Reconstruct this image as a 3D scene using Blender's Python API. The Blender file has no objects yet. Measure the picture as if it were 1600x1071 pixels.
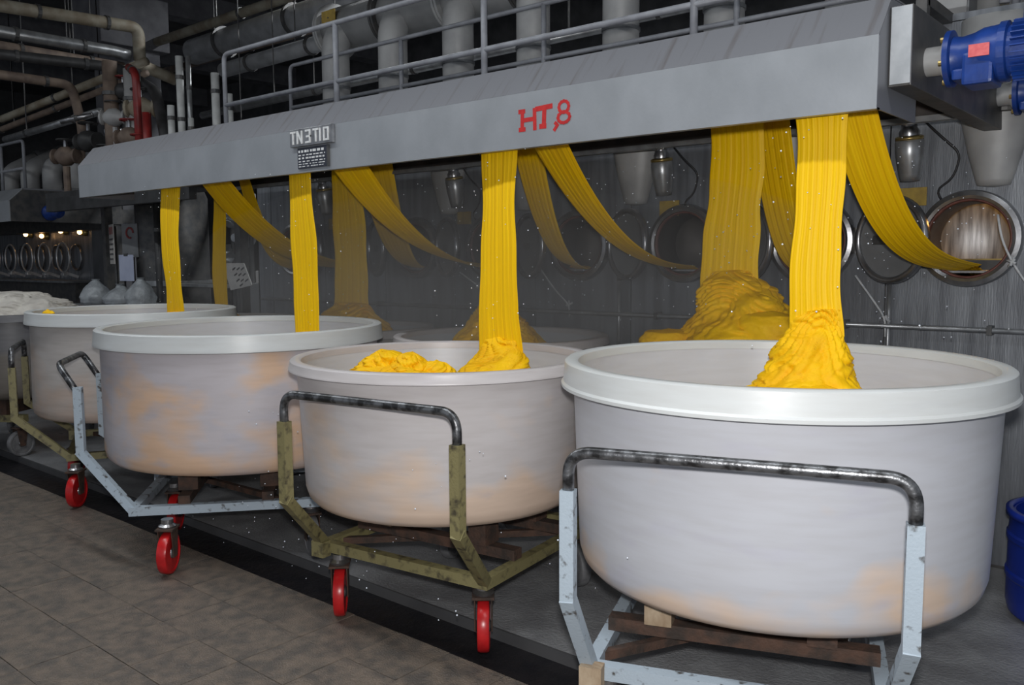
import bpy, bmesh, math, random
from math import sin, cos, pi, radians, sqrt
from mathutils import Vector, Matrix, noise

random.seed(7)
S = bpy.context.scene
COL = S.collection

# ------------------------------------------------------------------ camera
def set_camera(f=1356.0, yaw=40.347, pitch=5.522, roll=-0.313, h=1.6):
    y, p, r = radians(yaw), radians(pitch), radians(roll)
    fw = Vector((-sin(y) * cos(p), cos(y) * cos(p), -sin(p)))
    rt = Vector((cos(y), sin(y), 0))
    up = rt.cross(fw)
    rt2 = rt * cos(r) + up * sin(r)
    up2 = up * cos(r) - rt * sin(r)
    c = bpy.data.cameras.new('camera')
    c.sensor_width = 36.0
    c.lens = f * 36.0 / 1600.0
    c.clip_start = 0.05
    c.clip_end = 200
    o = bpy.data.objects.new('camera', c)
    m = Matrix((rt2, up2, -fw)).transposed().to_4x4()
    m.translation = Vector((0, 0, h))
    o.matrix_world = m
    COL.objects.link(o)
    S.camera = o
    return fw, rt2, up2
FW, RT, UP = set_camera()

# ------------------------------------------------------------------ world, lights, exposure
W = bpy.data.worlds.new('hall_ambient')
S.world = W
W.use_nodes = True
W.node_tree.nodes['Background'].inputs[0].default_value = (0.80, 0.88, 1.0, 1)
W.node_tree.nodes['Background'].inputs[1].default_value = 0.34

def area_light(name, loc, rot, sx, sy, power, col):
    l = bpy.data.lights.new(name, 'AREA')
    l.shape = 'RECTANGLE'
    l.size = sx
    l.size_y = sy
    l.energy = power
    l.color = col
    o = bpy.data.objects.new(name, l)
    o.location = loc
    o.rotation_euler = rot
    COL.objects.link(o)
    return o
# ceiling tube rows over the aisle in front of the machine (outside the frame)
for i, x in enumerate((-13.0, -10.2, -7.4, -4.6, -1.8, 1.0)):
    area_light('ceiling_tube_light', (x, 1.55, 4.72), (0, 0, 0), 2.4, 0.16, (14, 22, 36, 48, 50, 50)[i], (0.93, 0.97, 1.0))
# tube rows behind the machine, above the pipes
for x in (-8.6, -5.4, -2.2):
    area_light('ceiling_tube_light', (x, 7.6, 5.52), (0, 0, 0), 2.4, 0.16, 120, (0.93, 0.97, 1.0))
# the camera's own flash, just above the lens
fl = bpy.data.lights.new('camera_flash', 'SPOT')
fl.energy = 285
fl.color = (1.0, 0.985, 0.97)
fl.shadow_soft_size = 0.04
fl.spot_size = radians(100)
fl.spot_blend = 0.6
flo = bpy.data.objects.new('camera_flash', fl)
flo.matrix_world = S.camera.matrix_world.copy()
flo.location = Vector((0, 0, 1.6)) + UP * 0.13 - FW * 0.02
COL.objects.link(flo)

S.view_settings.view_transform = 'Standard'
S.view_settings.look = 'None'
S.view_settings.gamma = 1.0
S.view_settings.exposure = 0.0
S.view_settings.use_curve_mapping = False

# ------------------------------------------------------------------ materials
MATS = {}
def pmat(name, c1, c2=None, scale=6.0, rough=0.5, metal=0.0, bump=0.0, stretch=(1, 1, 1), spec=0.5, mix=(0.35, 0.65), bscale=None, detail=4.0, rvar=0.0):
    m = bpy.data.materials.new(name)
    m.use_nodes = True
    nt = m.node_tree
    b = nt.nodes['Principled BSDF']
    b.inputs['Roughness'].default_value = rough
    b.inputs['Metallic'].default_value = metal
    b.inputs['Specular IOR Level'].default_value = spec
    if c2 is None:
        c2 = tuple(v * 0.8 for v in c1)
    tc = nt.nodes.new('ShaderNodeTexCoord')
    mp = nt.nodes.new('ShaderNodeMapping')
    mp.inputs['Scale'].default_value = stretch
    nt.links.new(tc.outputs['Object'], mp.inputs['Vector'])
    oi = nt.nodes.new('ShaderNodeObjectInfo')
    ad = nt.nodes.new('ShaderNodeVectorMath')
    ad.operation = 'MULTIPLY_ADD'
    ad.inputs[1].default_value = (1, 1, 1)
    sc = nt.nodes.new('ShaderNodeVectorMath')
    sc.operation = 'SCALE'
    sc.inputs[3].default_value = 37.0
    cb = nt.nodes.new('ShaderNodeCombineXYZ')
    for k in range(3):
        nt.links.new(oi.outputs['Random'], cb.inputs[k])
    nt.links.new(cb.outputs[0], sc.inputs[0])
    nt.links.new(mp.outputs[0], ad.inputs[0])
    nt.links.new(sc.outputs[0], ad.inputs[2])
    n = nt.nodes.new('ShaderNodeTexNoise')
    n.inputs['Scale'].default_value = scale
    n.inputs['Detail'].default_value = detail
    nt.links.new(ad.outputs[0], n.inputs['Vector'])
    r = nt.nodes.new('ShaderNodeValToRGB')
    r.color_ramp.elements[0].position = mix[0]
    r.color_ramp.elements[1].position = mix[1]
    r.color_ramp.elements[0].color = (*c1, 1)
    r.color_ramp.elements[1].color = (*c2, 1)
    nt.links.new(n.outputs['Fac'], r.inputs['Fac'])
    nt.links.new(r.outputs['Color'], b.inputs['Base Color'])
    if rvar:
        mr = nt.nodes.new('ShaderNodeMapRange')
        mr.inputs['To Min'].default_value = max(0.02, rough - rvar)
        mr.inputs['To Max'].default_value = min(1, rough + rvar)
        nt.links.new(n.outputs['Fac'], mr.inputs['Value'])
        nt.links.new(mr.outputs[0], b.inputs['Roughness'])
    if bump:
        n2 = nt.nodes.new('ShaderNodeTexNoise')
        n2.inputs['Scale'].default_value = bscale or scale * 4
        n2.inputs['Detail'].default_value = 5
        nt.links.new(ad.outputs[0], n2.inputs['Vector'])
        bp = nt.nodes.new('ShaderNodeBump')
        bp.inputs['Strength'].default_value = bump
        bp.inputs['Distance'].default_value = 0.01
        nt.links.new(n2.outputs['Fac'], bp.inputs['Height'])
        nt.links.new(bp.outputs[0], b.inputs['Normal'])
    MATS[name] = m
    return m

pmat('floor_tile', (0.190, 0.152, 0.120), (0.098, 0.086, 0.076), 15, 0.42, bump=0.7, bscale=140, detail=9.0, rvar=0.12)
pmat('grout', (0.035, 0.031, 0.028), (0.022, 0.02, 0.018), 20, 0.7)
pmat('wet_concrete', (0.30, 0.305, 0.315), (0.19, 0.192, 0.20), 5, 0.34, bump=0.5, bscale=70, rvar=0.15)
pmat('gutter_water', (0.012, 0.012, 0.015), (0.02, 0.018, 0.02), 8, 0.3, bump=0.8, bscale=25, stretch=(1, 1, 1))
pmat('dark_concrete', (0.075, 0.075, 0.078), (0.045, 0.045, 0.048), 3, 0.85, bump=0.3)
pmat('beam_concrete', (0.13, 0.13, 0.14), (0.09, 0.09, 0.10), 5, 0.85, bump=0.3)
pmat('kier_panel', (0.22, 0.234, 0.255), (0.125, 0.133, 0.148), 5, 0.45, metal=0.35, bump=0.15, bscale=40, stretch=(3.5, 1, 0.35), rvar=0.12)
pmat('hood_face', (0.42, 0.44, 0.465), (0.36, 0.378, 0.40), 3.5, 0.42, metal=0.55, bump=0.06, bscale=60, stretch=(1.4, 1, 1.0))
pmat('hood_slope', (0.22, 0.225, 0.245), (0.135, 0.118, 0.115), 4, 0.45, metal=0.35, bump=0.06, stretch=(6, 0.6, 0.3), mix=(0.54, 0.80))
pmat('hood_inside', (0.06, 0.05, 0.045), (0.035, 0.03, 0.028), 8, 0.7)
pmat('plate_pale', (0.46, 0.48, 0.50), (0.36, 0.38, 0.40), 14, 0.5, metal=0.1)
pmat('steel_dark', (0.07, 0.072, 0.075), (0.12, 0.115, 0.11), 12, 0.45, metal=0.5)
pmat('steel', (0.42, 0.42, 0.43), (0.28, 0.28, 0.29), 14, 0.3, metal=0.9, bump=0.05)
pmat('chrome_worn', (0.20, 0.205, 0.215), (0.05, 0.05, 0.052), 26, 0.34, metal=0.75, bump=0.15, mix=(0.42, 0.58))
pmat('polished_steel', (0.40, 0.41, 0.42), (0.16, 0.16, 0.165), 9, 0.46, metal=0.9, stretch=(5, 1, 0.5))
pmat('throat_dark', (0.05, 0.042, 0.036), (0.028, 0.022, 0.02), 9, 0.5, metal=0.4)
pmat('gasket', (0.16, 0.06, 0.045), (0.09, 0.03, 0.025), 20, 0.5)
pmat('pipe_grey', (0.40, 0.40, 0.395), (0.30, 0.30, 0.30), 5, 0.5, metal=0.1, bump=0.05)
pmat('pipe_galv', (0.38, 0.39, 0.40), (0.24, 0.245, 0.25), 9, 0.34, metal=0.6)
pmat('steel_bright', (0.80, 0.80, 0.80), (0.62, 0.62, 0.62), 12, 0.3, metal=0.6)
pmat('lagging_silver', (0.66, 0.67, 0.69), (0.45, 0.46, 0.47), 6, 0.3, metal=0.3, bump=0.2)
pmat('pipe_beige', (0.36, 0.33, 0.26), (0.22, 0.18, 0.125), 6, 0.6, bump=0.1)
pmat('pipe_dark', (0.06, 0.06, 0.062), (0.035, 0.035, 0.035), 8, 0.5, metal=0.3)
pmat('pipe_rust', (0.20, 0.15, 0.115), (0.11, 0.08, 0.065), 8, 0.7)
pmat('pipe_red', (0.24, 0.018, 0.016), (0.13, 0.012, 0.012), 8, 0.45)
pmat('paint_pale_post', (0.55, 0.56, 0.55), (0.42, 0.43, 0.42), 10, 0.5)
pmat('rail_grey', (0.24, 0.25, 0.275), (0.18, 0.185, 0.205), 12, 0.5)
pmat('motor_blue', (0.010, 0.048, 0.26), (0.007, 0.032, 0.17), 12, 0.38, bump=0.08)
pmat('drum_blue', (0.010, 0.030, 0.28), (0.008, 0.022, 0.18), 5, 0.3)
pmat('tag_red', (0.72, 0.16, 0.16), (0.62, 0.10, 0.11), 60, 0.5)
pmat('tag_white', (0.75, 0.76, 0.76), (0.62, 0.63, 0.63), 40, 0.5)
pmat('letter_red', (0.52, 0.022, 0.020), (0.42, 0.014, 0.016), 40, 0.5)
pmat('name_plate_dark', (0.022, 0.026, 0.04), (0.03, 0.034, 0.05), 30, 0.4)
pmat('yellow_sign', (0.42, 0.29, 0.05), (0.30, 0.20, 0.04), 20, 0.6)
pmat('olive_paint', (0.21, 0.185, 0.085), (0.06, 0.05, 0.03), 26, 0.5, bump=0.15, mix=(0.52, 0.70))
pmat('blue_paint', (0.36, 0.425, 0.485), (0.07, 0.065, 0.06), 30, 0.45, bump=0.12, mix=(0.58, 0.70))
pmat('wheel_grey', (0.20, 0.20, 0.205), (0.12, 0.12, 0.125), 18, 0.5)
pmat('rusty', (0.085, 0.045, 0.03), (0.035, 0.025, 0.02), 18, 0.8, bump=0.4)
pmat('wood_block', (0.42, 0.33, 0.23), (0.26, 0.18, 0.11), 10, 0.7, bump=0.2, stretch=(1, 5, 1))
pmat('wheel_red', (0.56, 0.016, 0.018), (0.42, 0.010, 0.012), 20, 0.3)
pmat('white_cloth', (0.62, 0.59, 0.53), (0.45, 0.42, 0.38), 9, 0.9, bump=0.4)
pmat('rope_white', (0.55, 0.56, 0.57), (0.42, 0.43, 0.44), 30, 0.8)
pmat('sign_white', (0.52, 0.50, 0.47), (0.42, 0.40, 0.38), 9, 0.6)
pmat('paper_blue', (0.48, 0.52, 0.66), (0.42, 0.46, 0.60), 9, 0.7)
pmat('ink_black', (0.03, 0.03, 0.035), (0.05, 0.05, 0.055), 9, 0.7)
pmat('ink_red', (0.28, 0.05, 0.05), (0.2, 0.04, 0.04), 9, 0.7)
pmat('plastic_bag', (0.42, 0.45, 0.47), (0.28, 0.30, 0.32), 12, 0.35, bump=0.5)
pmat('green_dark', (0.03, 0.06, 0.045), (0.02, 0.04, 0.03), 9, 0.6)
pmat('cabinet_grey', (0.20, 0.205, 0.21), (0.15, 0.155, 0.16), 5, 0.5, metal=0.2)
pmat('brass', (0.42, 0.32, 0.12), (0.28, 0.2, 0.08), 10, 0.35, metal=0.8)
pmat('cable_black', (0.02, 0.02, 0.022), (0.03, 0.03, 0.032), 10, 0.5)

def emission(name, col, strength):
    m = bpy.data.materials.new(name)
    m.use_nodes = True
    nt = m.node_tree
    nt.nodes.remove(nt.nodes['Principled BSDF'])
    e = nt.nodes.new('ShaderNodeEmission')
    e.inputs[0].default_value = (*col, 1)
    e.inputs[1].default_value = strength
    nt.links.new(e.outputs[0], nt.nodes['Material Output'].inputs[0])
    MATS[name] = m
emission('lamp_glow', (1.0, 0.55, 0.22), 9.0)
emission('tube_glow', (0.93, 0.97, 1.0), 6.0)

def tub_material(name, base, peach, grey, lo, hi, dirt=0.0):
    """off-white moulded plastic, dyed peach low down where old liquor has stained it"""
    m = bpy.data.materials.new(name)
    m.use_nodes = True
    nt = m.node_tree
    L = nt.links.new
    b = nt.nodes['Principled BSDF']
    b.inputs['Roughness'].default_value = 0.36
    b.inputs['Specular IOR Level'].default_value = 0.45
    tc = nt.nodes.new('ShaderNodeTexCoord')
    def noise_tex(scale, stretch, detail=3.0):
        mp = nt.nodes.new('ShaderNodeMapping')
        mp.inputs['Scale'].default_value = stretch
        mp.inputs['Location'].default_value = (hash(name) % 17 * 0.0 + len(name) * 1.7, 2.3, 0.4)
        L(tc.outputs['Object'], mp.inputs['Vector'])
        n = nt.nodes.new('ShaderNodeTexNoise')
        n.inputs['Scale'].default_value = scale
        n.inputs['Detail'].default_value = detail
        L(mp.outputs[0], n.inputs['Vector'])
        return n
    sep = nt.nodes.new('ShaderNodeSeparateXYZ')
    L(tc.outputs['Object'], sep.inputs[0])
    zr = nt.nodes.new('ShaderNodeMapRange')
    zr.inputs['From Min'].default_value = lo
    zr.inputs['From Max'].default_value = hi
    zr.inputs['To Min'].default_value = 0.20
    zr.inputs['To Max'].default_value = -0.16
    L(sep.outputs['Z'], zr.inputs['Value'])
    n1 = noise_tex(2.3, (1, 1, 1.6))
    a = nt.nodes.new('ShaderNodeMath')
    a.operation = 'ADD'
    L(n1.outputs['Fac'], a.inputs[0])
    L(zr.outputs[0], a.inputs[1])
    r1 = nt.nodes.new('ShaderNodeValToRGB')
    r1.color_ramp.elements[0].position = 0.50
    r1.color_ramp.elements[1].position = 0.66
    L(a.outputs[0], r1.inputs['Fac'])
    mx = nt.nodes.new('ShaderNodeMix')
    mx.data_type = 'RGBA'
    mx.inputs['A'].default_value = (*base, 1)
    mx.inputs['B'].default_value = (*peach, 1)
    L(r1.outputs['Color'], mx.inputs['Factor'])
    n2 = noise_tex(4.2, (1, 1, 2.5))
    r2 = nt.nodes.new('ShaderNodeValToRGB')
    r2.color_ramp.elements[0].position = 0.58
    r2.color_ramp.elements[1].position = 0.74
    r2.color_ramp.elements[1].color = (0.55, 0.55, 0.55, 1)
    L(n2.outputs['Fac'], r2.inputs['Fac'])
    mx2 = nt.nodes.new('ShaderNodeMix')
    mx2.data_type = 'RGBA'
    mx2.inputs['B'].default_value = (*grey, 1)
    L(r2.outputs['Color'], mx2.inputs['Factor'])
    L(mx.outputs['Result'], mx2.inputs['A'])
    n3 = noise_tex(7, (0.8, 0.8, 6), 5)
    r3 = nt.nodes.new('ShaderNodeValToRGB')
    r3.color_ramp.elements[0].position = 0.3
    r3.color_ramp.elements[1].position = 0.62
    r3.color_ramp.elements[0].color = (0.94 - dirt, 0.93 - dirt, 0.92 - dirt, 1)
    r3.color_ramp.elements[1].color = (1, 1, 1, 1)
    L(n3.outputs['Fac'], r3.inputs['Fac'])
    mx3 = nt.nodes.new('ShaderNodeMix')
    mx3.data_type = 'RGBA'
    mx3.blend_type = 'MULTIPLY'
    mx3.inputs['Factor'].default_value = 1.0
    L(mx2.outputs['Result'], mx3.inputs['A'])
    L(r3.outputs['Color'], mx3.inputs['B'])
    L(mx3.outputs['Result'], b.inputs['Base Color'])
    bp = nt.nodes.new('ShaderNodeBump')
    bp.inputs['Strength'].default_value = 0.035
    bp.inputs['Distance'].default_value = 0.01
    L(n3.outputs['Fac'], bp.inputs['Height'])
    L(bp.outputs[0], b.inputs['Normal'])
    MATS[name] = m
tub_material('tub_near', (0.50, 0.51, 0.55), (0.64, 0.50, 0.40), (0.47, 0.47, 0.55), -0.05, 0.30)
tub_material('tub_low', (0.54, 0.51, 0.51), (0.64, 0.50, 0.40), (0.48, 0.44, 0.47), 0.0, 0.6, 0.03)
tub_material('tub_stained', (0.53, 0.495, 0.52), (0.68, 0.47, 0.33), (0.44, 0.44, 0.51), 0.06, 0.85, 0.02)
tub_material('tub_old', (0.47, 0.44, 0.42), (0.52, 0.42, 0.36), (0.42, 0.41, 0.43), 0.0, 0.6, 0.06)
tub_material('tub_inner', (0.55, 0.56, 0.59), (0.55, 0.54, 0.55), (0.50, 0.51, 0.56), -0.5, 0.2)
tub_material('tub_rim', (0.58, 0.60, 0.60), (0.56, 0.56, 0.55), (0.53, 0.55, 0.57), 0.0, 0.8)
tub_material('tub_dirty', (0.13, 0.13, 0.14), (0.14, 0.125, 0.11), (0.11, 0.11, 0.12), 0.0, 0.8, 0.1)

def cloth_material(name, c1, c2, c3):
    """wet yellow knit: fine length-wise ribs on the strip's own across/along map"""
    m = bpy.data.materials.new(name)
    m.use_nodes = True
    nt = m.node_tree
    L = nt.links.new
    b = nt.nodes['Principled BSDF']
    b.inputs['Roughness'].default_value = 0.5
    b.inputs['Specular IOR Level'].default_value = 0.22
    uv = nt.nodes.new('ShaderNodeUVMap')
    uv.uv_map = 'strip'
    mp = nt.nodes.new('ShaderNodeMapping')
    mp.inputs['Scale'].default_value = (34, 1.1, 1)
    L(uv.outputs[0], mp.inputs['Vector'])
    n = nt.nodes.new('ShaderNodeTexNoise')
    n.inputs['Scale'].default_value = 1.0
    n.inputs['Detail'].default_value = 4
    L(mp.outputs[0], n.inputs['Vector'])
    r = nt.nodes.new('ShaderNodeValToRGB')
    e = r.color_ramp.elements
    e[0].position, e[0].color = 0.25, (*c2, 1)
    e[1].position, e[1].color = 0.62, (*c1, 1)
    k = e.new(0.85)
    k.color = (*c3, 1)
    L(n.outputs['Fac'], r.inputs['Fac'])
    L(r.outputs['Color'], b.inputs['Base Color'])
    bp = nt.nodes.new('ShaderNodeBump')
    bp.inputs['Strength'].default_value = 0.25
    bp.inputs['Distance'].default_value = 0.006
    L(n.outputs['Fac'], bp.inputs['Height'])
    L(bp.outputs[0], b.inputs['Normal'])
    MATS[name] = m
cloth_material('yellow_cloth', (0.93, 0.585, 0.003), (0.78, 0.43, 0.003), (0.96, 0.66, 0.012))
pmat('yellow_pile', (0.93, 0.56, 0.003), (0.82, 0.44, 0.003), 7, 0.6, bump=0.4, bscale=45, spec=0.22)

# ------------------------------------------------------------------ mesh helpers
def obj(name, bm, mat, parent=None, smooth=False, loc=None):
    me = bpy.data.meshes.new(name)
    bm.normal_update()
    bm.to_mesh(me)
    bm.free()
    me.materials.append(MATS[mat])
    if smooth:
        for p in me.polygons:
            p.use_smooth = True
    o = bpy.data.objects.new(name, me)
    COL.objects.link(o)
    if loc is not None:
        o.location = loc
    if parent is not None:
        o.parent = parent
    return o

def inst(src, name, parent, loc=(0, 0, 0), rot=(0, 0, 0)):
    o = src.copy()
    o.name = name
    COL.objects.link(o)
    o.parent = parent
    o.location = loc
    o.rotation_euler = rot
    return o

def tag(o, label, cat, group=None, kind=None):
    o['label'] = label
    o['category'] = cat
    if group:
        o['group'] = group
    if kind:
        o['kind'] = kind
    return o

def thing(name, label, cat, loc=(0, 0, 0), rz=0.0, group=None):
    o = bpy.data.objects.new(name, None)
    o.empty_display_size = 0.1
    o.location = loc
    o.rotation_euler = (0, 0, rz)
    COL.objects.link(o)
    return tag(o, label, cat, group)

def struct(o, label=None):
    o['kind'] = 'structure'
    if label:
        o['label'] = label
    return o

def box(bm, x0, x1, y0, y1, z0, z1, bev=0.0):
    r = bmesh.ops.create_cube(bm, size=1.0)
    for v in r['verts']:
        v.co = Vector(((x0 + x1) / 2 + v.co.x * (x1 - x0), (y0 + y1) / 2 + v.co.y * (y1 - y0), (z0 + z1) / 2 + v.co.z * (z1 - z0)))
    if bev > 0:
        es = list({e for v in r['verts'] for e in v.link_edges})
        bmesh.ops.bevel(bm, geom=es, offset=bev, segments=2, affect='EDGES', profile=0.6)
    return bm

def bx(*a):
    return box(bmesh.new(), *a)

def bar(bm, a, b, w, h, upv=(0, 0, 1), ext=0.0):
    """rectangular bar from a to b"""
    a, b = Vector(a), Vector(b)
    d = (b - a).normalized()
    a = a - d * ext
    b = b + d * ext
    u = Vector(upv)
    s = d.cross(u)
    if s.length < 1e-4:
        s = d.cross(Vector((1, 0, 0)))
    s.normalize()
    u = s.cross(d).normalized()
    vs = []
    for p in (a, b):
        for sx, sz in ((-1, -1), (1, -1), (1, 1), (-1, 1)):
            vs.append(bm.verts.new(p + s * (sx * w / 2) + u * (sz * h / 2)))
    f = bm.faces.new
    f(vs[3::-1]); f(vs[4:])
    for i in range(4):
        j = (i + 1) % 4
        f((vs[i], vs[j], vs[4 + j], vs[4 + i]))
    bmesh.ops.recalc_face_normals(bm, faces=bm.faces)
    return bm

def fillet(pts, r, n=6):
    pts = [Vector(p) for p in pts]
    out = [pts[0]]
    for i in range(1, len(pts) - 1):
        p0, p, p1 = pts[i - 1], pts[i], pts[i + 1]
        a, b = (p0 - p), (p1 - p)
        rr = min(r, a.length * 0.49, b.length * 0.49)
        A, B = p + a.normalized() * rr, p + b.normalized() * rr
        for k in range(n + 1):
            t = k / n
            out.append((A * (1 - t) + p * t) * (1 - t) + (p * (1 - t) + B * t) * t)
    out.append(pts[-1])
    return out

def tube(bm, pts, r, seg=10, cap=True, radii=None):
    pts = [Vector(p) for p in pts]
    rings = []
    prev = None
    for i, p in enumerate(pts):
        if i == 0:
            d = pts[1] - pts[0]
        elif i == len(pts) - 1:
            d = pts[-1] - pts[-2]
        else:
            d = (pts[i + 1] - p).normalized() + (p - pts[i - 1]).normalized()
        d.normalize()
        if prev is None:
            ref = Vector((0, 0, 1)) if abs(d.z) < 0.9 else Vector((1, 0, 0))
            s = d.cross(ref).normalized()
        else:
            s = (prev - d * prev.dot(d)).normalized()
        prev = s
        u = s.cross(d)
        rr = radii[i] if radii else r
        rings.append([bm.verts.new(p + s * (rr * cos(2 * pi * k / seg)) + u * (rr * sin(2 * pi * k / seg))) for k in range(seg)])
    for a, b in zip(rings, rings[1:]):
        for k in range(seg):
            bm.faces.new((a[k], a[(k + 1) % seg], b[(k + 1) % seg], b[k]))
    if cap:
        bm.faces.new(rings[0])
        bm.faces.new(rings[-1])
    bmesh.ops.recalc_face_normals(bm, faces=bm.faces)
    return bm

def tb(pts, r, seg=10, **k):
    return tube(bmesh.new(), pts, r, seg, **k)

def lathe(bm, prof, seg=48, mat=None, closed=False):
    """(r, z) profile turned about z; mat maps it into place"""
    rings = []
    for r, z in prof:
        if r < 1e-6:
            rings.append([bm.verts.new((0, 0, z))])
        else:
            rings.append([bm.verts.new((r * cos(2 * pi * k / seg), r * sin(2 * pi * k / seg), z)) for k in range(seg)])
    prs = list(zip(rings, rings[1:]))
    if closed:
        prs.append((rings[-1], rings[0]))
    for a, b in prs:
        for k in range(seg):
            l = (k + 1) % seg
            if len(a) == 1 and len(b) == 1:
                continue
            if len(a) == 1:
                bm.faces.new((a[0], b[l], b[k]))
            elif len(b) == 1:
                bm.faces.new((a[k], a[l], b[0]))
            else:
                bm.faces.new((a[k], a[l], b[l], b[k]))
    if mat is not None:
        vs = [v for r in rings for v in r]
        bmesh.ops.transform(bm, matrix=mat, verts=vs)
    bmesh.ops.recalc_face_normals(bm, faces=bm.faces)
    return bm

def lt(prof, seg=48, mat=None, closed=False):
    return lathe(bmesh.new(), prof, seg, mat, closed)

ROT_MY = Matrix.Rotation(radians(90), 4, 'X')      # z axis -> -y
ROT_PX = Matrix.Rotation(radians(90), 4, 'Y')      # z axis -> +x

def edge_smooth(o, ang=35):
    me = o.data
    for p in me.polygons:
        p.use_smooth = True
    me.set_sharp_from_angle(angle=radians(ang))
    return o

# ================================================================== SETTING
# ------------------------------------------------------------------ floor
G0, G1 = 2.40, 2.73                                   # drain channel along the machine
floor = struct(obj('floor', bx(-26, 6, -5, G0, -0.12, -0.012), 'grout'), 'brown-grey tiled floor of the aisle before the drain channel')
TS = 0.30
tile_bm = bmesh.new()
box(tile_bm, 0.002, TS - 0.002, 0.002, TS - 0.002, -0.012, 0.0, 0.001)
tile_src = None
ny = 0
for j in range(-1, 6):
    y0 = 1.827 + 0.2985 * (1 - j)
    for i in range(0, 27):
        x0 = -9.3 + TS * i
        if y0 < 0.9 or (y0 < 1.5 and x0 < -6.0):
            continue
        if y0 > 2.3:
            continue
        if tile_src is None:
            tile_src = obj('tile', tile_bm, 'floor_tile', floor)
            tile_src.location = (x0, y0, random.uniform(-0.001, 0.001))
        else:
            inst(tile_src, 'tile', floor, (x0, y0, random.uniform(-0.0012, 0.0012)))
# cut tiles along the drain
cut = None
for i in range(0, 27):
    x0 = -9.3 + TS * i
    if cut is None:
        cut = obj('cut_tile', bx(0.003, TS - 0.003, 0.003, 0.268, -0.012, 0.0, 0.0015), 'floor_tile', floor)
        cut.location = (x0, 2.1255, 0)
    else:
        inst(cut, 'cut_tile', floor, (x0, 2.1255, 0))
far_tiles = bmesh.new()
box(far_tiles, -26, -9.3, -5, G0, -0.012, -0.001)
box(far_tiles, -1.2, 6, -5, G0, -0.012, -0.001)
box(far_tiles, -9.3, -1.2, -5, 0.93, -0.012, -0.001)
box(far_tiles, -9.3, -6.0, 0.93, 1.53, -0.012, -0.001)
ft = obj('tile_field', far_tiles, 'floor_tile', floor)
ft['kind'] = 'stuff'
drain = struct(obj('floor_drain', bx(-26, 6, G0, G1, -0.16, -0.05), 'gutter_water'), 'black drain channel running under the tubs')
db = bmesh.new()
box(db, -26, 6, G0 - 0.0, G0 + 0.012, -0.05, -0.002)
box(db, -26, 6, G1 - 0.012, G1, -0.05, 0.0)
obj('channel_edge', db, 'dark_concrete', drain)
struct(obj('floor_wet', bx(-26, 6, G1, 16, -0.12, 0.0), 'wet_concrete'), 'dark wet concrete floor behind the drain channel')

# ------------------------------------------------------------------ hall shell
struct(obj('wall_rear', bx(-26, 6, 13.0, 13.3, 0, 7), 'dark_concrete'), 'dark far wall of the dye hall')
struct(obj('wall_left', bx(-26.3, -26, -5, 13.3, 0, 7), 'dark_concrete'), 'dark end wall of the dye hall')
ceil = struct(obj('ceiling', bx(-26, 6, -5, 13.3, 6.2, 6.4), 'dark_concrete'), 'dark concrete ceiling of the dye hall')
for x in (-22, -18, -14.4, -7.0, -3.0, 1.0):
    obj('ceiling_beam', bx(x - 0.18, x + 0.18, -5, 13.0, 5.75, 6.2), 'beam_concrete', ceil)
# ceiling tube fixtures (outside the frame, they carry the aisle's light)
fx = None
for i, x in enumerate((-13.0, -10.2, -7.4, -4.6, -1.8, 1.0)):
    t = thing('ceiling_light', 'white tube light over the aisle, %s from the far end' % ('first', 'second', 'third', 'fourth', 'fifth', 'sixth')[i], 'light', (x, 1.55, 4.74), 0, 'tube lights over the aisle')
    if fx is None:
        h = bmesh.new()
        box(h, -1.22, 1.22, -0.09, 0.09, 0.0, 0.05, 0.008)
        fx = obj('housing', h, 'tag_white', t)
        fr = obj('hanger', tb([(0, 0, 0.05), (0, 0, 1.46)], 0.008, 6), 'steel_dark', t)
    else:
        inst(fx, 'housing', t)
        inst(fr, 'hanger', t)

for i, x in enumerate((-8.6, -5.4, -2.2)):
    t = thing('ceiling_light', 'white tube light above the pipes behind the machine, %s from the far end' % ('first', 'second', 'third')[i], 'light', (x, 7.6, 5.54), 0, 'tube lights behind the machine')
    inst(fx, 'housing', t)
    obj('hanger', tb([(0, 0, 0.05), (0, 0, 0.66)], 0.008, 6), 'steel_dark', t)

# ------------------------------------------------------------------ machine wall with round hatches
YW = 4.90
SP = 0.81
HX = [-1.10 - SP * k for k in range(8)]
HZ = 1.688
HR = 0.205
wall = struct(obj('wall_machine', bx(-7.42, 0.9, YW + 0.62, YW + 0.70, 0.0, 2.8), 'dark_concrete'), 'grey sheet-metal front of the dyeing machine with round hatches')
def hole_panel(w, z0, z1, hz, r):
    bm = bmesh.new()
    hw = w / 2
    angs = sorted(set([2 * pi * k / 48 for k in range(48)] + [math.atan2(zz - hz, xx) % (2 * pi) for xx in (-hw, hw) for zz in (z0, z1)]))
    ci, co, bi, bo = [], [], [], []
    for a in angs:
        c, s = cos(a), sin(a)
        t = min((hw / abs(c)) if abs(c) > 1e-9 else 1e9, ((z1 - hz) / s) if s > 1e-9 else 1e9, ((z0 - hz) / s) if s < -1e-9 else 1e9)
        for arr, rr, y in ((ci, r, 0), (co, t, 0), (bi, r, 0.012), (bo, t, 0.012)):
            arr.append(bm.verts.new((rr * c, y, hz + rr * s)))
    n = len(angs)
    for i in range(n):
        j = (i + 1) % n
        bm.faces.new((ci[i], ci[j], co[j], co[i]))
        bm.faces.new((bi[i], bo[i], bo[j], bi[j]))
        bm.faces.new((co[i], co[j], bo[j], bo[i]))
        bm.faces.new((ci[i], bi[i], bi[j], ci[j]))
    bmesh.ops.recalc_face_normals(bm, faces=bm.faces)
    return bm
pan = None
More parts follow.
